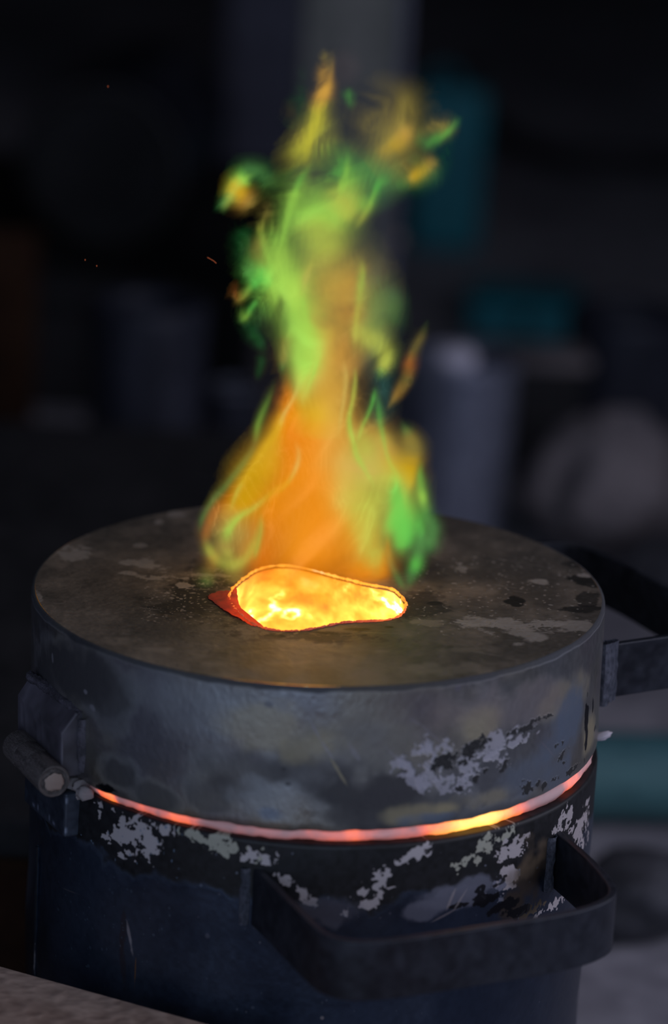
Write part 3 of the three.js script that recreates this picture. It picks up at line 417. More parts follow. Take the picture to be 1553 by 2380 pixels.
// --- hinge: lid bracket, body bracket, barrel with pin
M.hinge = weathered([0.045, 0.041, 0.050], [0.11, 0.10, 0.125], { scale: 16, rough: 0.65, metal: 0.2, bump: 0.0012, seed: 9, tile: 0.4 });
M.lowBracket = weathered([0.013, 0.016, 0.025], [0.032, 0.040, 0.060], { scale: 30, rough: 0.5, metal: 0.3, bump: 0.0012, seed: 25, tile: 0.4, speck: [0.16, 0.18, 0.24] });
M.barrel = weathered([0.065, 0.055, 0.053], [0.14, 0.12, 0.115], { scale: 34, rough: 0.6, metal: 0.3, bump: 0.0010, seed: 10, tile: 0.4 });
{
  const phi = -61.3 * Math.PI / 180, n = V(Math.sin(phi), 0, Math.cos(phi)), t = V(Math.cos(phi), 0, -Math.sin(phi));
  const at = (nn, tt, y) => V(n.x * nn + t.x * tt, y, n.z * nn + t.z * tt);
  const block = (n0, n1, t0, t1, y0, y1, r) => { const g = rbox(t1 - t0, y1 - y0, n1 - n0, r); g.applyMatrix4(new THREE.Matrix4().makeBasis(t, V(0, 1, 0), n)); const c = at((n0 + n1) / 2, (t0 + t1) / 2, (y0 + y1) / 2); g.translate(c.x, c.y, c.z); return g; };
  // lid bracket: profile with sloped top, run along the tangent
  const s = new THREE.Shape(); s.moveTo(0.160, 0.374); s.lineTo(0.1885, 0.374); s.lineTo(0.1885, 0.402); s.lineTo(0.1800, 0.4125); s.lineTo(0.160, 0.4125); s.closePath();
  const g = new THREE.ExtrudeGeometry(s, { depth: 0.068, bevelEnabled: true, bevelSize: 0.0012, bevelThickness: 0.0012, bevelSegments: 2, steps: 12 });
  g.translate(0, -TOP, -0.036); g.applyMatrix4(new THREE.Matrix4().makeBasis(n, V(0, 1, 0), t));
  for (const at of [g.attributes.position, g.attributes.uv]) { const q = at.array, w = at.itemSize; for (let k = 0; k < q.length; k += 3 * w) for (let j = 0; j < w; j++) { const x = q[k + w + j]; q[k + w + j] = q[k + 2 * w + j]; q[k + 2 * w + j] = x; } }   // that frame is left-handed
  { const p = g.attributes.position; for (let i = 0; i < p.count; i++) { const k = 0.0011 * n3(p.getX(i) * 90, p.getY(i) * 90, p.getZ(i) * 90); p.setXYZ(i, p.getX(i) + k, p.getY(i) + k, p.getZ(i) + k); } g.computeVertexNormals(); }
  const b = part('hinge_bracket', g, M.hinge, lid, 'pale scorched steel hinge block on the lid');
  part('bracket_weld', bead([at(0.1805, -0.037, 0.4135 - TOP), at(0.1795, -0.01, 0.4145 - TOP), at(0.1785, 0.014, 0.4140 - TOP), at(0.1770, 0.034, 0.4110 - TOP)], 0.0034, 11), M.hinge, b);
  part('bracket_weld', bead([at(0.1760, 0.0335, 0.4100 - TOP), at(0.1760, 0.0345, 0.395 - TOP), at(0.1755, 0.0340, 0.376 - TOP)], 0.0036, 12), M.hinge, b);
  part('hinge_bracket', block(0.165, 0.1850, -0.03, 0.0325, 0.330, 0.3595, 0.002), M.lowBracket, furnace, 'dark hinge block on the body with bluish spatter');
  for (const [q, y, r, sd] of [[0.0270, 0.3635, 0.0046, 2], [0.0355, 0.3640, 0.0040, 5], [0.0435, 0.3625, 0.0042, 7], [0.0300, 0.3570, 0.0036, 9]]) part('mortar_crumb', lump(r * 1.3, r, r, sd, 0.35, 2).translate(at(0.1765, q, 0).x, y - r, at(0.1765, q, 0).z), new THREE.MeshStandardMaterial({ color: col([0.22, 0.19, 0.19]), roughness: 0.95 }), furnace);
  // barrel
  const A = V(-0.1525, 0.3715, 0.1288), B = V(-0.1802, 0.3715, 0.0725), dir = A.clone().sub(B), L = dir.length(); dir.normalize();
  const R0 = 0.0102, prof = [[0, 0], [R0 * 0.92, 0], [R0, 0.0006]], cuts = [0.30, 0.58];
  for (const c of cuts) prof.push([R0, L * c - 0.0010], [R0 * 0.88, L * c - 0.0003], [R0 * 0.88, L * c + 0.0003], [R0, L * c + 0.0010]);
  prof.push([R0, L - 0.0008], [R0 * 0.96, L], [R0 * 0.84, L], [R0 * 0.80, L - 0.0012], [R0 * 0.62, L - 0.0013], [0, L - 0.0010]);
  const q = new THREE.Quaternion().setFromUnitVectors(V(0, 1, 0), dir), bg = lathe(prof, 40); bg.applyQuaternion(q); bg.translate(B.x, B.y, B.z);
  const hb = part('hinge_barrel', bg, M.barrel, furnace, 'worn steel hinge barrel in three knuckles');
  const pin = lump(R0 * 0.62, 0.0012, R0 * 0.62, 6, 0.25, 3); pin.applyQuaternion(q); pin.translate(A.x - dir.x * 0.0012, A.y - dir.y * 0.0012, A.z - dir.z * 0.0012);
  part('hinge_pin', pin, new THREE.MeshStandardMaterial({ color: col([0.26, 0.20, 0.17]), roughness: 0.7, metalness: 0.3 }), hb, 'pale battered end of the hinge pin');
}
// ------------------------------------------------------------------ behind and round the furnace
M.blackSteel = weathered([0.018, 0.018, 0.020], [0.034, 0.033, 0.036], { scale: 6, rough: 0.75, seed: 12, shine: 0.5 });
M.rust = weathered([0.035, 0.016, 0.010], [0.06, 0.030, 0.017], { scale: 7, rough: 0.95, seed: 13, shine: 0.25 });
M.graphite = weathered([0.024, 0.026, 0.038], [0.045, 0.048, 0.068], { scale: 9, rough: 0.42, seed: 14, shine: 0.7 });
M.greySteel = weathered([0.20, 0.215, 0.29], [0.36, 0.38, 0.48], { scale: 8, rough: 0.38, metal: 0.5, seed: 15 });
M.greyPaint = weathered([0.095, 0.10, 0.15], [0.14, 0.145, 0.20], { scale: 3, rough: 0.7, seed: 16 });
M.post = weathered([0.13, 0.135, 0.125], [0.20, 0.20, 0.185], { scale: 9, rough: 0.75, seed: 17 });
M.teal = weathered([0.010, 0.19, 0.25], [0.02, 0.28, 0.34], { scale: 6, rough: 0.5, seed: 18 });
M.tealGreen = weathered([0.045, 0.13, 0.15], [0.075, 0.19, 0.20], { scale: 9, rough: 0.6, seed: 19 });
M.brick = weathered([0.13, 0.115, 0.125], [0.24, 0.205, 0.21], { scale: 16, rough: 0.95, bump: 0.004, seed: 20 });
M.darkStone = weathered([0.03, 0.03, 0.036], [0.075, 0.073, 0.088], { scale: 12, rough: 0.7, bump: 0.004, seed: 21 });
M.wood = weathered([0.27, 0.17, 0.125], [0.42, 0.295, 0.23], { scale: 12, rough: 0.85, bump: 0.003, seed: 22 });
M.rubber = weathered([0.010, 0.010, 0.012], [0.018, 0.018, 0.021], { scale: 9, rough: 0.6, seed: 23 });
M.pale = weathered([0.62, 0.58, 0.68], [0.82, 0.78, 0.88], { scale: 20, rough: 0.9, seed: 24 });
M.pink = weathered([0.55, 0.38, 0.34], [0.75, 0.55, 0.50], { scale: 20, rough: 0.8, seed: 26 });
M.rimHighlight = weathered([0.06, 0.056, 0.06], [0.10, 0.092, 0.098], { scale: 9, rough: 0.5, seed: 27 });  // paler steel that stands in for the highlight on the drum rim
const floorAt = (x, y) => onPlaneY(x, y, 0);
const scaleAt = (z) => (eye.z - z) / Math.cos(PITCH) / FOCAL;      // metres per pixel near that depth

function crucible(name, label, x, z, R, H, mat, group, thick = 0.16) {   // a pot with an open top and thick rim, standing on the floor
  const t = thing(name, label, 'crucible', V(x, 0, z), 0, group), r1 = R * 0.86, w = R * thick;
  part('pot_wall', lathe([[0, 0], [r1 * 0.9, 0], [r1, 0.008], [R * 0.97, H * 0.6], [R, H - 0.006], [R * 0.995, H - 0.002], [R - 0.004, H], [R - w + 0.003, H], [R - w, H - 0.004], [R * 0.78 - w * 0.2, H * 0.4], [R * 0.6, H * 0.14], [0, H * 0.12]]), mat, t);
  part('rim', new THREE.TorusGeometry(R - w / 2, w * 0.52, 12, 56).rotateX(Math.PI / 2).translate(0, H - w * 0.15, 0), mat, t);
  return t;
}
// left: black bench filling the dark background, a dark drum lying on it, crucibles in front
{
  const z = -1.95, edge = onPlaneZ(300, 655, z), x1 = onPlaneZ(600, 900, z).x, w = 1.3, b = thing('steel_bench', 'low black steel bench filling the dark area behind the crucibles', 'bench', V(x1 - w / 2, 0, z - 0.35));
  part('bench_top', rbox(w, 0.03, 0.72, 0.004, 0, edge.y - 0.015, 0), M.blackSteel, b);
  part('front_panel', rbox(w - 0.02, edge.y - 0.032, 0.012, 0.003, 0, (edge.y - 0.032) / 2 + 0.001, 0.33), M.blackSteel, b);
  for (const [sx, sz] of [[-1, 1], [1, 1], [-1, -1], [1, -1]]) part('leg', rbox(0.04, edge.y - 0.03, 0.04, 0.003, sx * (w / 2 - 0.03), (edge.y - 0.03) / 2, sz * 0.30), M.blackSteel, b);
  const zc = -2.12, c = onPlaneZ(235, 385, zc), r = c.y - edge.y - 0.002, d = thing('steel_drum', 'large dark round steel drum lying on its side on the bench', 'drum', V(c.x, c.y, zc), -0.12);
  const shell = lathe([[r * 0.985, 0], [r, 0.006], [r, 0.15], [r * 0.975, 0.16], [r, 0.17], [r, 0.34], [0, 0.345]], 72).rotateX(-Math.PI / 2); part('drum_shell', shell, M.graphite, d);
  part('end_panel', lathe([[0, -0.018], [r * 0.5, -0.019], [r * 0.86, -0.021], [r * 0.95, -0.018], [r * 0.965, -0.002]], 72).rotateX(-Math.PI / 2), M.blackSteel, d);
  part('rolled_rim', new THREE.TorusGeometry(r * 0.975, r * 0.045, 14, 72), M.rimHighlight, d);
  const rb = thing('rusty_plate', 'rust brown steel plate leaning on the black bench', 'plate', V(onPlaneZ(20, 800, -1.84).x - 0.02, 0.122, -1.86)); part('plate_sheet', rbox(0.10, 0.24, 0.008, 0.002), M.rust, rb); rb.rotation.x = -0.12;
}
{
  const f = floorAt(345, 1240), s = scaleAt(f.z); crucible('crucible', 'tall dark crucible with a wide rim in front of the black bench', onPlaneZ(345, 720, f.z).x, f.z, 138 * s, onPlaneZ(345, 712, f.z).y, M.graphite, undefined, 0.30);
  const z2 = -1.62, p = onPlaneZ(555, 900, z2); const c2 = crucible('crucible', 'small pale rimmed crucible between the tall crucible and the flame', p.x - 0.004, z2, 0.030, p.y, M.graphite);
  c2.children[1].material = M.greySteel;
}
// post and cabinet
{
  const z = -1.75, s = scaleAt(z), p0 = onPlaneZ(700, 120, z), p1 = onPlaneZ(950, 120, z), w = p1.x - p0.x, t = thing('steel_post', 'grey square steel post standing behind the flame', 'post', V((p0.x + p1.x) / 2, 0, z));
  part('post_tube', rbox(w, 1.5, w * 0.6, 0.008, 0, 0.75, 0), M.post, t); part('foot_plate', rbox(w * 1.3, 0.012, w * 0.95, 0.003, 0, 0.006, 0), M.post, t);
  for (const [x, y, r] of [[797, 155, 20], [925, 552, 12]]) { const p = onPlaneZ(x, y, z + w * 0.3); part('bolt_head', new THREE.CylinderGeometry(r * s, r * s, 0.012, 6).rotateX(Math.PI / 2).translate(p.x - t.position.x, p.y, w * 0.3 + 0.006), M.pink, t, 'pale pinkish bolt head'); }
  part('edge_strip', rbox(0.010, 1.5, 0.010, 0.002, w / 2 - 0.006, 0.75, w * 0.3), M.greyPaint, t);
  const zc = -3.1, q0 = onPlaneZ(515, 300, zc), q1 = onPlaneZ(720, 300, zc), cab = thing('steel_cabinet', 'bluish grey steel cabinet beyond the post', 'cabinet', V((q0.x + q1.x) / 2, 0, zc - 0.15));
  const cw = q1.x - q0.x; part('cabinet_body', rbox(cw, 0.62, 0.3, 0.006, 0, 0.33, 0), M.greyPaint, cab); part('cabinet_door', rbox(cw - 0.02, 0.58, 0.01, 0.003, 0, 0.33, 0.154), M.greyPaint, cab); part('door_handle', rbox(0.008, 0.06, 0.012, 0.003, cw * 0.36, 0.4, 0.165), M.greySteel, cab); part('plinth', rbox(cw, 0.02, 0.28, 0.002, 0, 0.01, 0), M.blackSteel, cab);
}
// right: teal canister and box, hose, pots and firebrick
{
  let f = floorAt(1030, 572), s = scaleAt(f.z), H = onPlaneZ(1030, 160, f.z).y, W = 158 * s;
  const c = thing('teal_canister', 'upright teal metal canister with rounded corners beyond the post', 'canister', f.clone()); part('canister_body', rbox(W, H - 0.02, 0.09, 0.014, 0, (H - 0.02) / 2, 0), M.teal, c); part('spout', new THREE.CylinderGeometry(0.014, 0.016, 0.03, 20).translate(W * 0.25, H - 0.008, 0), M.blackSteel, c); part('carry_handle', new THREE.TorusGeometry(0.022, 0.005, 8, 24, Math.PI).translate(-W * 0.12, H - 0.022, 0), M.teal, c);
  f = floorAt(1213, 792); s = scaleAt(f.z); W = 250 * s;
  const b = thing('teal_box', 'low teal tool box lying on the grey floor', 'box', f.clone(), -0.06); const bh = 88 * s; part('box_body', rbox(W, bh * 0.66, 0.12, 0.006, 0, bh * 0.33, -0.06), M.teal, b); part('box_lid', rbox(W + 0.006, bh * 0.34, 0.126, 0.007, 0, bh * 0.84, -0.06), M.teal, b); part('latch', rbox(0.016, 0.02, 0.006, 0.002, 0, bh * 0.62, 0.005), M.blackSteel, b);
  const hp = [[1090, 250], [1140, 320], [1220, 372], [1320, 398], [1440, 408], [1600, 405], [1760, 395]].map(([x, y]) => { const p = floorAt(x, y); p.y = 0.018; return p; });
  single('rubber_hose', new THREE.TubeGeometry(new THREE.CatmullRomCurve3(hp), 80, 0.018, 14), M.rubber, 'thick black rubber hose curving over the grey floor', 'hose');
  f = floorAt(1060, 1250); s = scaleAt(f.z);
  const z1 = f.z, c1 = onPlaneZ(1062, 835, z1); crucible('steel_pot', 'bluish steel pot with a pale lump on its rim', onPlaneZ(1062, 1000, z1).x, z1, 132 * s, c1.y, M.greySteel, undefined, 0.2);
  const l = lump(0.020, 0.013, 0.016, 12, 0.25, 3), lp = onPlaneZ(1062, 838, z1 + 0.03); l.translate(lp.x, c1.y + 0.001, z1 + 0.045); single('slag_lump', l, M.pale, 'pale lump of slag resting on the steel pot rim', 'slag');
  const z4 = -1.62, c4 = onPlaneZ(945, 925, z4); crucible('crucible', 'small grey crucible half hidden behind the flame and steel pot', c4.x, z4, 0.030, c4.y, M.greySteel);
  const z3 = -1.95, c3 = onPlaneZ(1462, 735, z3); crucible('crucible', 'wide black crucible behind the broken firebrick', c3.x, z3, 140 * scaleAt(z3), c3.y, M.graphite, undefined, 0.3);
  const pk = thing('plank', 'brownish grey plank lying between steel pot and black crucible', 'plank', V(0, 0, 0)), pa = onPlaneZ(1215, 815, -1.78); part('plank_board', rbox(0.15, 0.014, 0.07, 0.002), M.brick, pk); pk.position.copy(pa); pk.position.y -= 0.007; pk.rotation.y = 0.15;
  const bx = thing('shadow_box', 'black box added as the shadow under the plank', 'box', V(pa.x + 0.005, 0, -1.79)); const bt = pk.position.y - 0.009; part('box_shell', rbox(0.13, bt - 0.02, 0.09, 0.004, 0, (bt - 0.02) / 2 + 0.004, 0), M.blackSteel, bx); part('box_lid', rbox(0.136, 0.016, 0.094, 0.003, 0, bt - 0.008, 0), M.blackSteel, bx);  // the black box stands in for shadow below the plank
  for (const [x, yb, yt, w, d, sd, mat, label] of [[1390, 1325, 945, 330, 0.07, 4, M.brick, 'large broken block of grey brown firebrick on the floor'], [1560, 1250, 1010, 190, 0.05, 9, M.brick, 'smaller grey brown firebrick chunk beside the large block'], [1560, 1420, 1250, 230, 0.04, 15, M.darkStone, 'low dark grey rubble piece in front of the firebrick']]) {
    const p = floorAt(x, yb), sx = scaleAt(p.z), h = onPlaneZ(x, yt, p.z - d).y, g = lump(w / 2 * sx, h / 2, d, sd, 0.30, 5); g.translate(p.x, 0, p.z - d * 0.6); single('firebrick_chunk', g, mat, label, 'firebrick');
  }
  // low on the floor beside the furnace
  f = floorAt(1520, 1945); s = scaleAt(f.z); const gr = 108 * s, gc = thing('gas_cylinder', 'teal green gas cylinder lying on the floor behind the furnace', 'gas cylinder', V(f.x, gr + 0.001, f.z - gr), 0.10);
  part('cylinder_shell', lathe([[0, -0.24], [gr * 0.5, -0.236], [gr * 0.85, -0.22], [gr, -0.19], [gr, 0.17], [gr * 0.8, 0.205], [gr * 0.4, 0.225], [0.014, 0.23], [0, 0.23]], 48).rotateZ(-Math.PI / 2).translate(0.05, 0, 0), M.tealGreen, gc); part('valve', new THREE.CylinderGeometry(0.012, 0.014, 0.05, 16).rotateZ(Math.PI / 2).translate(0.30, 0, 0), M.greySteel, gc);
  f = floorAt(1490, 2205); const lg = lump(0.052, 0.036, 0.045, 21, 0.16, 5); lg.translate(f.x, 0, f.z - 0.03); single('stone', lg, M.darkStone, 'dark grey rounded stone on the floor by the furnace', 'stone');
}
{
  const h = onPlaneZ(100, 985, -1.25).y, t = thing('added_chest', 'low black steel chest with rusty sides added to darken the floor close behind the furnace', 'chest', V(-0.49, 0, -0.75));  // black chest added over lit floor to keep the left side dark
  part('chest_body', rbox(0.86, h - 0.035, 1.00, 0.006, 0, (h - 0.035) / 2, 0), M.rust, t); part('chest_lid', rbox(0.88, 0.033, 1.02, 0.006, 0, h - 0.0165, 0), M.blackSteel, t); part('hasp', rbox(0.03, 0.04, 0.008, 0.002, 0.2, h - 0.05, 0.506), M.greySteel, t);
}
{
  const t = thing('unseen_locker', 'tall grey steel locker out of view, placed to darken the left side of the lid', 'locker', V(-1.02, 0, 0.42));  // out of view; darkens the lid's left reflection and shades the back left
  part('locker_body', rbox(1.1, 1.83, 0.9, 0.006, 0, 0.935, 0), M.greyPaint, t); part('plinth', rbox(1.08, 0.02, 0.88, 0.002, 0, 0.01, 0), M.blackSteel, t);
  for (const x of [-0.27, 0.27]) { const d = part('door', rbox(0.52, 1.78, 0.016, 0.004, x, 0.935, 0.458), M.greyPaint, t); part('handle', rbox(0.014, 0.12, 0.02, 0.004, x - Math.sign(x) * 0.2, 0.98, 0.474), M.greySteel, d); }
}
// bench in the near corner
{
  const y = 0.250, a = onPlaneY(-40, 2229, y), b = onPlaneY(520, 2385, y), dir = b.clone().sub(a).normalize(), ang = Math.atan2(-dir.z, dir.x), t = thing('wooden_bench', 'brown wooden bench edge in front of the black furnace body', 'bench', a.clone().setY(0), ang);
  const L = 0.62; for (let k = 0; k < 3; k++) part('plank', rbox(L, 0.026, 0.098, 0.003, 0.29, y - 0.013, 0.050 + k * 0.1005), M.wood, t);
  for (const [x, z] of [[0.02, 0.04], [0.56, 0.04], [0.02, 0.27], [0.56, 0.27]]) part('leg', rbox(0.035, y - 0.027, 0.035, 0.003, x, (y - 0.027) / 2, z), M.wood, t);
}
//@@FLAMESTART
// ------------------------------------------------------------------ the flame: a cloud of small glowing streaks that follow its tongues
const FZ = 0.0;
const C = { O: lin(240, 138, 6), DO: lin(222, 112, 4), Y: lin(218, 172, 34), G0: lin(205, 160, 12), YG: lin(190, 198, 78), PY: lin(215, 190, 95), LG: lin(160, 216, 82), BG: lin(172, 222, 86), G: lin(102, 204, 82), DG: lin(30, 92, 42), MG: lin(84, 146, 74), OL: lin(172, 152, 70), KH: lin(140, 124, 56), TG: lin(48, 92, 82), RO: lin(204, 122, 48), AM: lin(208, 158, 66), LY: lin(198, 190, 58) };
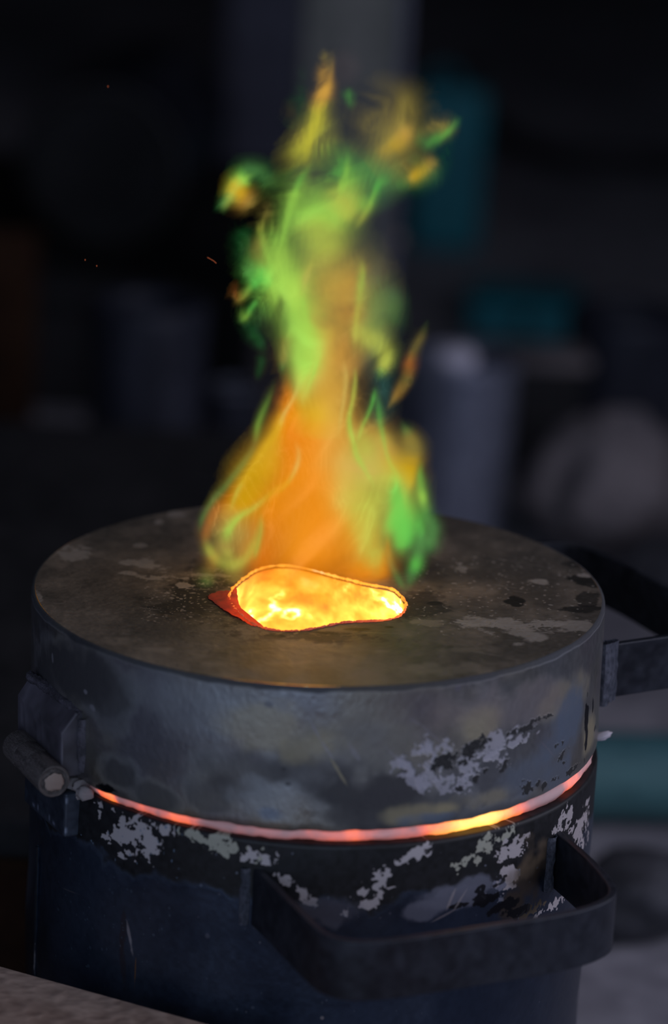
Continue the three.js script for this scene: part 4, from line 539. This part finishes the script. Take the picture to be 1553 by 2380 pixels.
// [depth in metres in front of the middle, density, [[pixel x, y, radius] ...], colours along it]
const tongues = [
  // core
  [-0.004, 9.0, [[715, 1345, 60], [725, 1290, 80], [730, 1230, 88], [728, 1160, 84], [728, 1090, 66], [735, 1020, 52], [745, 960, 42], [758, 890, 30.6], [775, 820, 27.8]], ['DO', 'O', 'O', 'O', 'O', 'O', 'Y', 'AM', 'AM']],
  [-0.016, 6.0, [[850, 1368, 36], [850, 1320, 46], [842, 1270, 46], [832, 1210, 42], [820, 1150, 40], [800, 1090, 36]], ['DO', 'O', 'O', 'O', 'AM', 'AM']],
  [-0.012, 6.0, [[600, 1338, 30], [602, 1290, 44], [618, 1230, 50], [645, 1170, 46], [668, 1110, 40], [676, 1040, 32], [676, 970, 26], [668, 915, 18], [664, 875, 10.5]], ['DO', 'DO', 'DO', 'O', 'O', 'DO', 'O', 'DO', 'DO']],
  [-0.018, 4.5, [[545, 1215, 18], [570, 1160, 30], [600, 1100, 34], [622, 1040, 28], [640, 990, 20], [652, 940, 10]], ['RO', 'G0', 'G0', 'Y', 'Y', 'G0']],
  [0.004, 3.0, [[775, 1150, 40], [770, 1080, 38], [778, 1010, 36], [782, 940, 30], [790, 870, 27.6], [792, 800, 28.8], [800, 730, 30.7]], ['O', 'AM', 'AM', 'AM', 'AM', 'RO', 'AM']],
  [0.006, 5.0, [[700, 960, 16], [712, 900, 24], [716, 850, 28.6], [716, 795, 32.7], [712, 740, 41], [698, 695, 46.1], [678, 655, 43.5], [660, 610, 33.3], [642, 565, 20.5], [634, 520, 11.5]], ['Y', 'YG', 'LG', 'LG', 'LG', 'BG', 'BG', 'BG', 'LG', 'YG']],
  [-0.008, 6.5, [[760, 920, 30], [768, 850, 41.8], [780, 790, 51.2], [788, 730, 56.3], [790, 670, 58.9], [780, 620, 53.8], [765, 575, 46.1], [752, 530, 35.8], [740, 490, 33.3]], ['Y', 'AM', 'AM', 'AM', 'AM', 'OL', 'YG', 'YG', 'LG']],
  [-0.02, 4.0, [[820, 760, 30.7], [826, 700, 38.4], [826, 640, 33.3], [812, 590, 23]], ['RO', 'AM', 'AM', 'OL']],
  // right-hand body of the flame
  [0.010, 6.0, [[880, 1320, 22], [868, 1270, 32], [852, 1210, 38], [842, 1150, 42], [846, 1090, 40], [852, 1040, 28], [840, 990, 16]], ['YG', 'YG', 'YG', 'YG', 'PY', 'YG', 'YG']],
  [0.002, 4.0, [[800, 1180, 24], [790, 1130, 30], [800, 1080, 26], [815, 1030, 20]], ['PY', 'PY', 'PY', 'AM']],
  [-0.010, 5.0, [[905, 1240, 26], [905, 1170, 34], [905, 1110, 36], [900, 1050, 26], [885, 1000, 14]], ['YG', 'OL', 'YG', 'AM', 'YG']],
  [-0.014, 5.0, [[945, 1140, 18], [955, 1090, 24], [962, 1050, 22], [955, 1015, 15], [938, 985, 8]], ['Y', 'G0', 'KH', 'KH', 'MG']],
  [0.008, 7.0, [[938, 1275, 16], [938, 1240, 26], [930, 1205, 27], [925, 1170, 22], [920, 1130, 16], [912, 1090, 10]], ['G', 'G', 'G', 'G', 'G', 'LG']],
  [-0.004, 3.4, [[988, 1290, 10], [1000, 1260, 17], [1008, 1225, 15], [996, 1190, 12], [985, 1150, 10], [980, 1100, 9], [978, 1060, 7]], ['DG', 'MG', 'MG', 'MG', 'LG', 'G', 'DG']],
  [0.012, 3.6, [[946, 1365, 8], [955, 1335, 13], [968, 1310, 14], [978, 1280, 13], [982, 1250, 10], [972, 1215, 12], [968, 1180, 14]], ['MG', 'MG', 'G', 'MG', 'MG', 'G', 'G']],
  [0.014, 3.0, [[938, 1368, 6], [922, 1340, 9], [908, 1305, 8], [902, 1265, 7], [905, 1230, 6]], ['MG', 'MG', 'OL', 'O', 'YG']],
  [-0.002, 3.5, [[895, 1345, 16], [888, 1300, 18], [892, 1260, 14]], ['O', 'O', 'O']],
  // left-hand curls
  [-0.006, 2.6, [[468, 1262, 10], [480, 1228, 15], [500, 1196, 17], [528, 1160, 17], [560, 1110, 14]], ['RO', 'RO', 'RO', 'DO', 'DO']],
  [0.010, 2.0, [[478, 1250, 9], [486, 1282, 11], [506, 1304, 13], [535, 1312, 14], [562, 1300, 12], [582, 1270, 11], [594, 1235, 9], [598, 1200, 7]], ['OL', 'YG', 'YG', 'YG', 'YG', 'LG', 'G', 'LG']],
  [0.012, 2.6, [[528, 1300, 12], [520, 1270, 12], [524, 1238, 9], [545, 1205, 8], [570, 1190, 8]], ['YG', 'OL', 'LG', 'YG', 'YG']],
  [-0.004, 2.2, [[560, 1260, 26], [545, 1230, 22], [530, 1190, 18], [545, 1150, 18]], ['OL', 'OL', 'AM', 'G0']],
  [0.006, 1.5, [[470, 1360, 14], [480, 1330, 20], [492, 1300, 18], [476, 1270, 12]], ['MG', 'KH', 'RO', 'KH']],
  [0.004, 1.6, [[545, 1350, 16], [540, 1325, 20], [555, 1290, 16]], ['KH', 'OL', 'OL']],
  // green skin of the lower flame
  [-0.002, 1.6, [[462, 1240, 7], [470, 1205, 8], [492, 1170, 9], [525, 1128, 9], [560, 1080, 8], [582, 1030, 8], [592, 985, 8], [612, 930, 8], [630, 890, 8.2]], ['DG', 'MG', 'MG', 'MG', 'MG', 'KH', 'LG', 'LG', 'MG']],
  // bright thin folds
  [0.020, 2.55, [[516, 1250, 5], [540, 1212, 5], [590, 1178, 5], [625, 1150, 5], [659, 1122, 5.6], [684, 1082, 6.2], [690, 1050, 6.2], [680, 1030, 5]], ['LG', 'LG', 'YG', 'Y', 'Y', 'PY', 'PY', 'PY']],
  [0.022, 2.25, [[526, 1192, 5], [545, 1148, 5.6], [566, 1116, 6.2], [592, 1075, 6.2], [618, 1036, 6.2], [645, 998, 5.6], [664, 965, 5.6], [690, 920, 5.6], [706, 880, 6.2], [722, 840, 6.2]], ['YG', 'YG', 'Y', 'Y', 'Y', 'Y', 'PY', 'PY', 'LG', 'LG']],
  [0.022, 2.7, [[824, 860, 5], [824, 925, 5.6], [818, 975, 5.6], [822, 1010, 6.2], [838, 1055, 6.9], [858, 1100, 6.2], [872, 1135, 5]], ['YG', 'YG', 'LG', 'LG', 'LG', 'LG', 'YG']],
  [0.018, 1.5, [[876, 905, 6.2], [868, 945, 5.6], [852, 990, 6.2], [838, 1035, 5.6]], ['G', 'G', 'LG', 'LG']],
  [0.016, 1.35, [[880, 910, 7.5], [890, 965, 6.2], [896, 1015, 5.6], [912, 1070, 5.6], [935, 1130, 5.6], [948, 1180, 5.6]], ['MG', 'G', 'G', 'LG', 'YG', 'YG']],
  [0.020, 1.65, [[800, 840, 4.4], [802, 920, 5], [794, 980, 5], [786, 1030, 5]], ['PY', 'PY', 'PY', 'AM']],
  [0.020, 1.8, [[745, 800, 4.4], [738, 860, 5], [716, 910, 5], [705, 950, 5]], ['YG', 'LG', 'YG', 'PY']],
  [0.018, 1.2, [[584, 1300, 6.2], [594, 1265, 6.2], [600, 1230, 6.2], [598, 1195, 6.2]], ['G', 'G', 'G', 'LG']],
  // right middle
  [-0.010, 1.4, [[880, 1000, 18], [886, 940, 24], [890, 880, 25], [880, 820, 23.2]], ['TG', 'TG', 'TG', 'TG']],
  [0.004, 3.2, [[812, 770, 15.1], [845, 778, 22.4], [872, 792, 24.3], [892, 820, 20.9], [896, 850, 14.3], [885, 875, 7.4]], ['YG', 'YG', 'YG', 'YG', 'YG', 'LG']],
  [0.0, 1.9, [[850, 780, 22.3], [858, 730, 33.3], [868, 680, 35.8], [868, 640, 28.2], [862, 600, 17.9]], ['MG', 'MG', 'MG', 'TG', 'TG']],
  [-0.006, 1.2, [[905, 760, 23], [912, 710, 23], [905, 660, 20.5]], ['DG', 'MG', 'TG']],
  [0.0, 1.5, [[910, 945, 5], [930, 915, 9], [948, 880, 11.4], [956, 845, 12.2], [966, 810, 13], [984, 775, 12.5], [998, 735, 6]], ['OL', 'AM', 'KH', 'RO', 'KH', 'OL', 'MG']],
  // left fringe of the neck
  [0.004, 2.4, [[690, 760, 20.5], [672, 800, 16.8], [660, 840, 10.1], [655, 870, 5]], ['LG', 'KH', 'KH', 'MG']],
  [0.006, 5.0, [[665, 690, 30.7], [635, 672, 30.7], [606, 655, 23], [580, 645, 12.8]], ['BG', 'LG', 'G', 'MG']],
  [0.004, 3.4, [[575, 690, 6], [558, 690, 11.5], [552, 702, 9]], ['KH', 'RO', 'KH']],
  [0.004, 1.9, [[625, 700, 28.2], [600, 725, 25.6], [588, 755, 17.9], [600, 790, 12.2], [612, 820, 8.1]], ['G', 'MG', 'DG', 'DG', 'DG']],
  [0.002, 2.0, [[590, 715, 10.2], [573, 728, 9], [580, 750, 9], [592, 776, 6]], ['G', 'LG', 'DG', 'DG']],
  [-0.004, 1.0, [[610, 830, 9.1], [598, 860, 7.6], [588, 880, 5]], ['DG', 'DG', 'DG']],
  [-0.006, 1.8, [[600, 650, 17.9], [580, 610, 23], [572, 570, 20.5], [585, 530, 15.4]], ['DG', 'DG', 'DG', 'DG']],
  [0.002, 2.4, [[615, 640, 15.4], [606, 600, 17.9], [612, 560, 15.4]], ['KH', 'KH', 'KH']],
  // left lobe
  [0.004, 3.4, [[535, 470, 11.5], [550, 452, 19.2], [553, 435, 19.2], [566, 420, 17.9], [585, 408, 12.8]], ['MG', 'Y', 'Y', 'LG', 'MG']],
  [0.0, 2.4, [[552, 460, 20.5], [572, 475, 23], [596, 490, 23], [625, 505, 23], [650, 525, 23]], ['Y', 'AM', 'OL', 'OL', 'YG']],
  [-0.006, 1.5, [[505, 495, 6], [525, 480, 12.8], [545, 430, 15.4], [575, 400, 20.5], [605, 400, 20.5], [625, 430, 23], [640, 470, 25.6]], ['DG', 'MG', 'G', 'MG', 'MG', 'MG', 'MG']],
  // upper middle
  [0.002, 4.6, [[735, 545, 43.5], [722, 505, 51.2], [712, 470, 43.5], [704, 435, 30.7], [712, 405, 28.2]], ['YG', 'LG', 'LG', 'LG', 'G']],
  [-0.006, 4.0, [[760, 545, 35.8], [775, 505, 35.8], [795, 465, 38.4], [806, 430, 30.7], [800, 395, 25.6]], ['YG', 'LG', 'YG', 'LG', 'G']],
  [0.004, 2.6, [[800, 520, 25.6], [822, 490, 25.6], [845, 478, 20.5], [866, 470, 15.4], [878, 448, 10.2]], ['YG', 'YG', 'LG', 'MG', 'DG']],
  [0.006, 4.6, [[712, 415, 28.2], [712, 380, 33.3], [716, 345, 35.8], [728, 310, 30.7], [736, 275, 21.8], [740, 240, 15.4], [745, 205, 12.8], [752, 170, 11.5], [758, 140, 9], [762, 118, 4]], ['YG', 'LY', 'LY', 'LY', 'LY', 'AM', 'AM', 'AM', 'OL', 'OL']],
  [-0.002, 3.4, [[745, 410, 30.7], [752, 370, 30.7], [750, 330, 25.6], [746, 295, 15.4]], ['G', 'LG', 'YG', 'YG']],
  [0.002, 2.8, [[775, 420, 23], [782, 388, 25.6], [780, 355, 20.5], [772, 325, 12.8]], ['MG', 'G', 'MG', 'OL']],
  [-0.006, 1.6, [[690, 350, 15.4], [688, 300, 17.9], [690, 250, 15.4], [700, 200, 12.8], [715, 150, 11.5]], ['DG', 'KH', 'DG', 'DG', 'DG']],
  [-0.010, 1.0, [[668, 280, 12.8], [672, 245, 16.6], [680, 205, 12.8]], ['MG', 'KH', 'DG']],
  [0.004, 1.4, [[804, 260, 9], [802, 232, 11.5], [800, 205, 6]], ['G', 'G', 'DG']],
  // right wing
  [-0.006, 2.6, [[820, 430, 33.3], [850, 405, 43.5], [885, 372, 46.1], [915, 345, 43.5], [935, 320, 33.3], [958, 295, 17.9]], ['MG', 'MG', 'OL', 'OL', 'OL', 'KH']],
  [-0.014, 2.0, [[810, 360, 28.2], [845, 325, 41], [885, 295, 51.2], [920, 275, 51.2], [960, 265, 38.4], [1000, 262, 20.5]], ['OL', 'OL', 'OL', 'KH', 'KH', 'KH']],
  [0.002, 3.2, [[880, 388, 12.8], [915, 360, 17.9], [942, 330, 17.9], [965, 298, 12.8]], ['OL', 'Y', 'AM', 'OL']],
  [0.004, 2.6, [[960, 355, 15.4], [990, 335, 19.2], [1018, 308, 17.9], [1042, 288, 12.8], [1060, 268, 5]], ['DG', 'MG', 'KH', 'OL', 'G']],
  [0.006, 3.6, [[945, 436, 9], [962, 424, 12.8], [985, 408, 14.1], [1006, 392, 11.5], [1022, 378, 5]], ['OL', 'Y', 'Y', 'AM', 'OL']],
  [0.0, 2.2, [[925, 450, 12.8], [960, 440, 17.9], [1000, 415, 20.5], [1028, 385, 17.9], [1045, 345, 15.4], [1050, 310, 11.5]], ['MG', 'DG', 'MG', 'DG', 'DG', 'DG']],
  [-0.004, 1.7, [[860, 440, 25.6], [900, 425, 30.7], [940, 400, 28.2], [975, 375, 20.5]], ['MG', 'MG', 'KH', 'MG']],
  // thin gas that fills between the tongues
  [-0.012, 1.5, [[690, 900, 40], [735, 820, 60], [760, 740, 75], [745, 660, 85], [735, 580, 80], [735, 500, 75], [745, 420, 65], [760, 360, 45]], ['G0', 'KH', 'OL', 'YG', 'MG', 'MG', 'MG', 'MG']],
  [-0.010, 1.2, [[860, 900, 26], [870, 830, 34], [865, 750, 40], [860, 680, 40], [850, 600, 34], [845, 530, 28]], ['TG', 'TG', 'MG', 'TG', 'TG', 'TG']],
  [-0.014, 1.3, [[830, 440, 50], [880, 390, 60], [930, 340, 55], [975, 310, 40]], ['MG', 'MG', 'KH', 'KH']],
  [-0.016, 2.0, [[720, 1320, 150], [725, 1240, 150], [725, 1160, 130], [740, 1080, 110], [755, 1000, 90], [765, 920, 66]], ['DO', 'OL', 'OL', 'AM', 'AM', 'AM']],
  // broad fills of the lower flame
  [-0.008, 3.2, [[560, 1300, 30], [560, 1240, 36], [575, 1180, 38], [600, 1120, 38], [622, 1060, 32], [640, 1000, 24]], ['OL', 'OL', 'G0', 'G0', 'Y', 'Y']],
  [-0.006, 2.2, [[510, 1300, 26], [512, 1250, 28], [526, 1205, 26], [545, 1160, 22]], ['KH', 'OL', 'AM', 'G0']],
  [-0.004, 3.4, [[930, 1250, 30], [928, 1190, 36], [925, 1130, 38], [930, 1075, 34], [940, 1035, 22]], ['MG', 'LG', 'YG', 'G0', 'KH']],
  [-0.006, 2.8, [[880, 1200, 40], [876, 1130, 44], [870, 1060, 42], [868, 1000, 30], [866, 950, 20]], ['YG', 'YG', 'PY', 'AM', 'MG']],
  [-0.004, 3.0, [[800, 1050, 44], [795, 980, 42], [795, 910, 38], [790, 850, 34], [780, 780, 34]], ['AM', 'AM', 'AM', 'AM', 'YG']],
  [0.002, 2.6, [[740, 900, 26], [745, 840, 28], [748, 780, 30], [744, 720, 34]], ['PY', 'YG', 'YG', 'YG']],
  // thin bright folds of the upper flame
  [0.014, 1.82, [[985, 350, 7], [1015, 322, 8.4], [1040, 296, 8.4], [1066, 262, 7]], ['MG', 'G', 'G', 'MG']],
  [0.014, 1.82, [[965, 330, 7], [1000, 300, 9.8], [1030, 282, 8.4], [1058, 270, 7]], ['KH', 'OL', 'KH', 'MG']],
  [0.016, 1.68, [[900, 425, 8.4], [882, 455, 8.4], [866, 485, 8.4], [845, 515, 8.4], [828, 540, 7]], ['MG', 'G', 'LG', 'YG', 'YG']],
  [0.014, 1.82, [[672, 590, 8.4], [672, 545, 8.4], [680, 500, 8.4], [690, 460, 8.4], [704, 420, 8.4], [718, 385, 7]], ['LG', 'LG', 'LG', 'LG', 'G', 'YG']],
  [0.016, 2.1, [[706, 390, 8.4], [714, 345, 8.4], [728, 295, 8.4], [742, 240, 8.4], [752, 185, 8.4], [766, 120, 5.6]], ['LY', 'LY', 'LY', 'AM', 'AM', 'OL']],
  [0.014, 1.68, [[520, 500, 5.6], [536, 468, 8.4], [552, 436, 8.4], [572, 412, 7], [598, 396, 7]], ['MG', 'YG', 'YG', 'LG', 'MG']],
  [0.014, 1.54, [[650, 640, 8.4], [622, 590, 8.4], [612, 545, 8.4], [626, 505, 7]], ['LG', 'LG', 'YG', 'OL']],
  [0.016, 1.68, [[655, 672, 8.4], [618, 664, 8.4], [590, 672, 8.4], [566, 690, 7], [548, 704, 5.6]], ['LG', 'G', 'G', 'YG', 'KH']],
  [0.016, 1.54, [[600, 705, 7], [584, 716, 7], [572, 732, 7], [554, 742, 5.6]], ['G', 'G', 'LG', 'MG']],
  [0.018, 1.68, [[834, 610, 7], [838, 660, 7], [836, 715, 7], [828, 770, 7], [826, 830, 5.6]], ['YG', 'LG', 'YG', 'YG', 'PY']],
  [0.018, 1.54, [[738, 600, 7], [724, 650, 8.4], [716, 705, 8.4], [722, 760, 7], [734, 800, 5.6]], ['YG', 'PY', 'LG', 'LG', 'YG']],
  [0.016, 1.54, [[792, 480, 7], [800, 445, 8.4], [812, 408, 8.4], [806, 370, 7]], ['YG', 'LG', 'LG', 'MG']],
];
const flame = thing('flame', 'orange and green flame rising from the hole in the furnace lid', 'flame');
{
  // the tongues make one field of glowing gas (density and colour), folded by turbulence; it is meshed as stacked wavy veils, each vertex as dense as the gas there
  const VEILS = 14, GAP = 0.0046, STEP = 0.00105, SPREAD = 0.86;
  const T = tongues.map(([dz, dens, px, names], n) => {
    const P = [], K = px.length - 1, curve = new THREE.CatmullRomCurve3(px.map(([x, y], i) => onPlaneZ(x, y, FZ + dz + 0.006 * vn(i * 0.9 + dz * 900, y * 0.011))), false, 'centripetal'), N = K * 3, box = new THREE.Box3();
    for (let j = 0; j <= N; j++) {
      const u = j / N, t = u * K, k = Math.min(K - 1, Math.floor(t)), f = t - k, p = curve.getPoint(u), r = (px[k][2] + (px[k + 1][2] - px[k][2]) * f) * 2.12 / FOCAL, A = C[names[Math.min(k, names.length - 1)]], B = C[names[Math.min(k + 1, names.length - 1)]];
      P.push([p.x, p.y, p.z, r, ...A.map((c, q) => c + (B[q] - c) * f), u]); box.expandByPoint(p.clone().addScalar(2.6 * Math.max(r, 0.006))); box.expandByPoint(p.clone().addScalar(-2.6 * Math.max(r, 0.006)));
    }
    return { P, dens, box, thin: px[1][2] < 8.6 };
  });
  const out = [0, 0, 0, 0];
  function gas(x, y, z, fine) {
    let D = 0, r_ = 0, g_ = 0, b_ = 0;
    for (const t of T) {
      const bx = t.box; if (x < bx.min.x || x > bx.max.x || y < bx.min.y || y > bx.max.y || z < bx.min.z || z > bx.max.z) continue;
      let best = 0, bk = 0, bf = 0; const P = t.P;
      for (let k = 0; k + 1 < P.length; k++) {
        const a = P[k], b = P[k + 1], ux = b[0] - a[0], uy = b[1] - a[1], l2 = ux * ux + uy * uy + 1e-12; let f = ((x - a[0]) * ux + (y - a[1]) * uy) / l2; f = f < 0 ? 0 : f > 1 ? 1 : f;
        const dx = x - a[0] - ux * f, dy = y - a[1] - uy * f, dzz = z - a[2] - (b[2] - a[2]) * f, r = (a[3] + (b[3] - a[3]) * f) * SPREAD, rz = Math.max(r, 0.0048), e = (dx * dx + dy * dy) / (r * r) + dzz * dzz / (rz * rz);
        if (e < 9) { const w = (0.86 * Math.exp(-e) + 0.14 * Math.exp(-e / 3.0)) / rz; if (w > best) { best = w; bk = k; bf = f; } }
      }
      if (best <= 0) continue;
      const a = P[bk], b = P[bk + 1], u = a[7] + (b[7] - a[7]) * bf, ends = sstep(-0.06, 0.16, u) * (1 - sstep(0.62, 1.06, u));
      const w = t.dens * 0.27 / 1.7725 * best * ends * (t.thin ? 1 : fine);
      D += w; r_ += w * (a[4] + (b[4] - a[4]) * bf); g_ += w * (a[5] + (b[5] - a[5]) * bf); b_ += w * (a[6] + (b[6] - a[6]) * bf);
    }
    if (D > 0) { out[0] = r_ / D; out[1] = g_ / D; out[2] = b_ / D; } out[3] = D; return out;
  }
  const lo = onPlaneZ(430, 1420, FZ), hi = onPlaneZ(1090, 90, FZ), X0 = lo.x - 0.01, X1 = hi.x + 0.01, Y0 = lo.y, Y1 = hi.y + 0.01, NX = Math.round((X1 - X0) / STEP), NY = Math.round((Y1 - Y0) / STEP);
  const veilM = new THREE.MeshBasicMaterial({ color: 0xffffff, vertexColors: true, transparent: true, depthWrite: false, side: THREE.DoubleSide });
  let tris = 0;
  for (let s = 0; s < VEILS; s++) {
    const zs = FZ - 0.002 + (s - (VEILS - 1) / 2) * GAP, pos = [], colr = [], al = new Float32Array((NX + 1) * (NY + 1)), pp = new Float32Array((NX + 1) * (NY + 1) * 3), cc = new Float32Array((NX + 1) * (NY + 1) * 3);
    for (let j = 0; j <= NY; j++) for (let i = 0; i <= NX; i++) {
      const o = j * (NX + 1) + i, x = X0 + (X1 - X0) * i / NX, y = Y0 + (Y1 - Y0) * j / NY, z = zs + 0.0042 * fbm(x * 22 + 3, y * 13, 2) , rise = sstep(0.45, 0.75, y), amp = 0.0024 + 0.0034 * rise;
      const wx = amp * fbm(x * 26 + z * 18, y * 17 - z * 12, 2) + 0.0022 * fbm(x * 75 + z * 55 + 7, y * 42 + z * 30, 2), wy = amp * 1.3 * fbm(x * 24 + 31 + z * 20, y * 16 + 5, 2);
      const streak = fbm(x * 44 + wx * 420 + z * 22, y * 12 + wy * 160 - z * 10, 3), fold = Math.abs(fbm(x * 26 + wx * 380 + z * 9 + 50, y * 6 + wy * 150 + z * 4, 2)), line = Math.max(0, 1 - fold * 12) * (1 - 0.75 * rise);
      const wisp = fbm(x * 95 + wx * 1100 + z * 20 + 17, y * 40 + wy * 900 - z * 12, 3), d = gas(x + wx + 0.0016 * wisp * rise, y + wy, z, Math.max(0.08, 0.90 + (0.95 + 0.5 * rise) * streak + 0.8 * wisp * (0.35 + 0.65 * rise) + 0.7 * line)), a = 1 - Math.exp(-d[3] * GAP);
      al[o] = a; pp[o * 3] = x; pp[o * 3 + 1] = y; pp[o * 3 + 2] = z;
      const lift = 1 + 0.16 * streak + 0.20 * line; cc[o * 3] = d[0] * lift + 0.02 * line; cc[o * 3 + 1] = d[1] * lift * (1 + 0.12 * line); cc[o * 3 + 2] = d[2] * lift + 0.03 * line;
    }
    const at = new Int32Array(al.length).fill(-1), idx = [], EPS = 0.004, put = (o) => { if (at[o] < 0) { at[o] = pos.length / 3; pos.push(pp[o * 3], pp[o * 3 + 1], pp[o * 3 + 2]); colr.push(cc[o * 3], cc[o * 3 + 1], cc[o * 3 + 2], al[o] < EPS ? 0 : al[o]); } return at[o]; };
    for (let j = 0; j < NY; j++) for (let i = 0; i < NX; i++) { const o = j * (NX + 1) + i, p = o + 1, q = o + NX + 1, r = q + 1; if (Math.max(al[o], al[p], al[q], al[r]) < EPS) continue; const A = put(o), B = put(p), Q = put(q), R2 = put(r); idx.push(A, B, R2, A, R2, Q); }
    if (!idx.length) continue;
    const g = new THREE.BufferGeometry(); g.setAttribute('position', new THREE.Float32BufferAttribute(pos, 3)); g.setAttribute('color', new THREE.Float32BufferAttribute(colr, 4)); g.setIndex(idx); g.computeVertexNormals(); tris += idx.length / 3;
    const m = part('flame_veil', g, veilM, flame); m.castShadow = m.receiveShadow = false;
  }
  console.log('flame triangles', tris);
  for (const [x, y, c, k] of [[720, 1250, [1, 0.5, 0.08], 0.020], [760, 950, [0.9, 0.62, 0.12], 0.008], [730, 600, [0.6, 0.8, 0.2], 0.006]]) {
    const l = new THREE.PointLight(col(c), k); l.name = 'flame_light'; l.position.copy(onPlaneZ(x, y, FZ)); l.castShadow = true; l.shadow.radius = 1.2; scene.add(l);
  }
  { const l = new THREE.PointLight(col([1, 0.55, 0.12]), 0.006); l.name = 'hole_glow_light'; l.position.set(HC[0], TOP - 0.035, HC[1]); l.castShadow = true; l.shadow.radius = 1; scene.add(l); }
  // sparks adrift
  const sparkM = new THREE.MeshBasicMaterial({ color: col([0.30, 0.07, 0.03]) });
  const s1 = [[482, 598], [489, 602], [496, 606], [503, 612]].map(([x, y]) => onPlaneZ(x, y, 0.03));
  single('spark', new THREE.TubeGeometry(new THREE.CatmullRomCurve3(s1), 10, 0.00018, 6), sparkM, 'thin curved orange spark adrift beside the flame', 'spark', 'sparks in the dark air');
  for (const [x, y] of [[198, 604], [225, 618], [251, 201]]) { const g2 = new THREE.OctahedronGeometry(0.0003, 1); const p = onPlaneZ(x, y, 0.02); g2.scale(1, 1.6, 1); g2.translate(p.x, p.y, p.z); single('spark', g2, sparkM, 'tiny dim speck of a spark in the dark air', 'spark', 'sparks in the dark air'); }
}
//@@FLAMEEND
renderer.render(scene, camera);
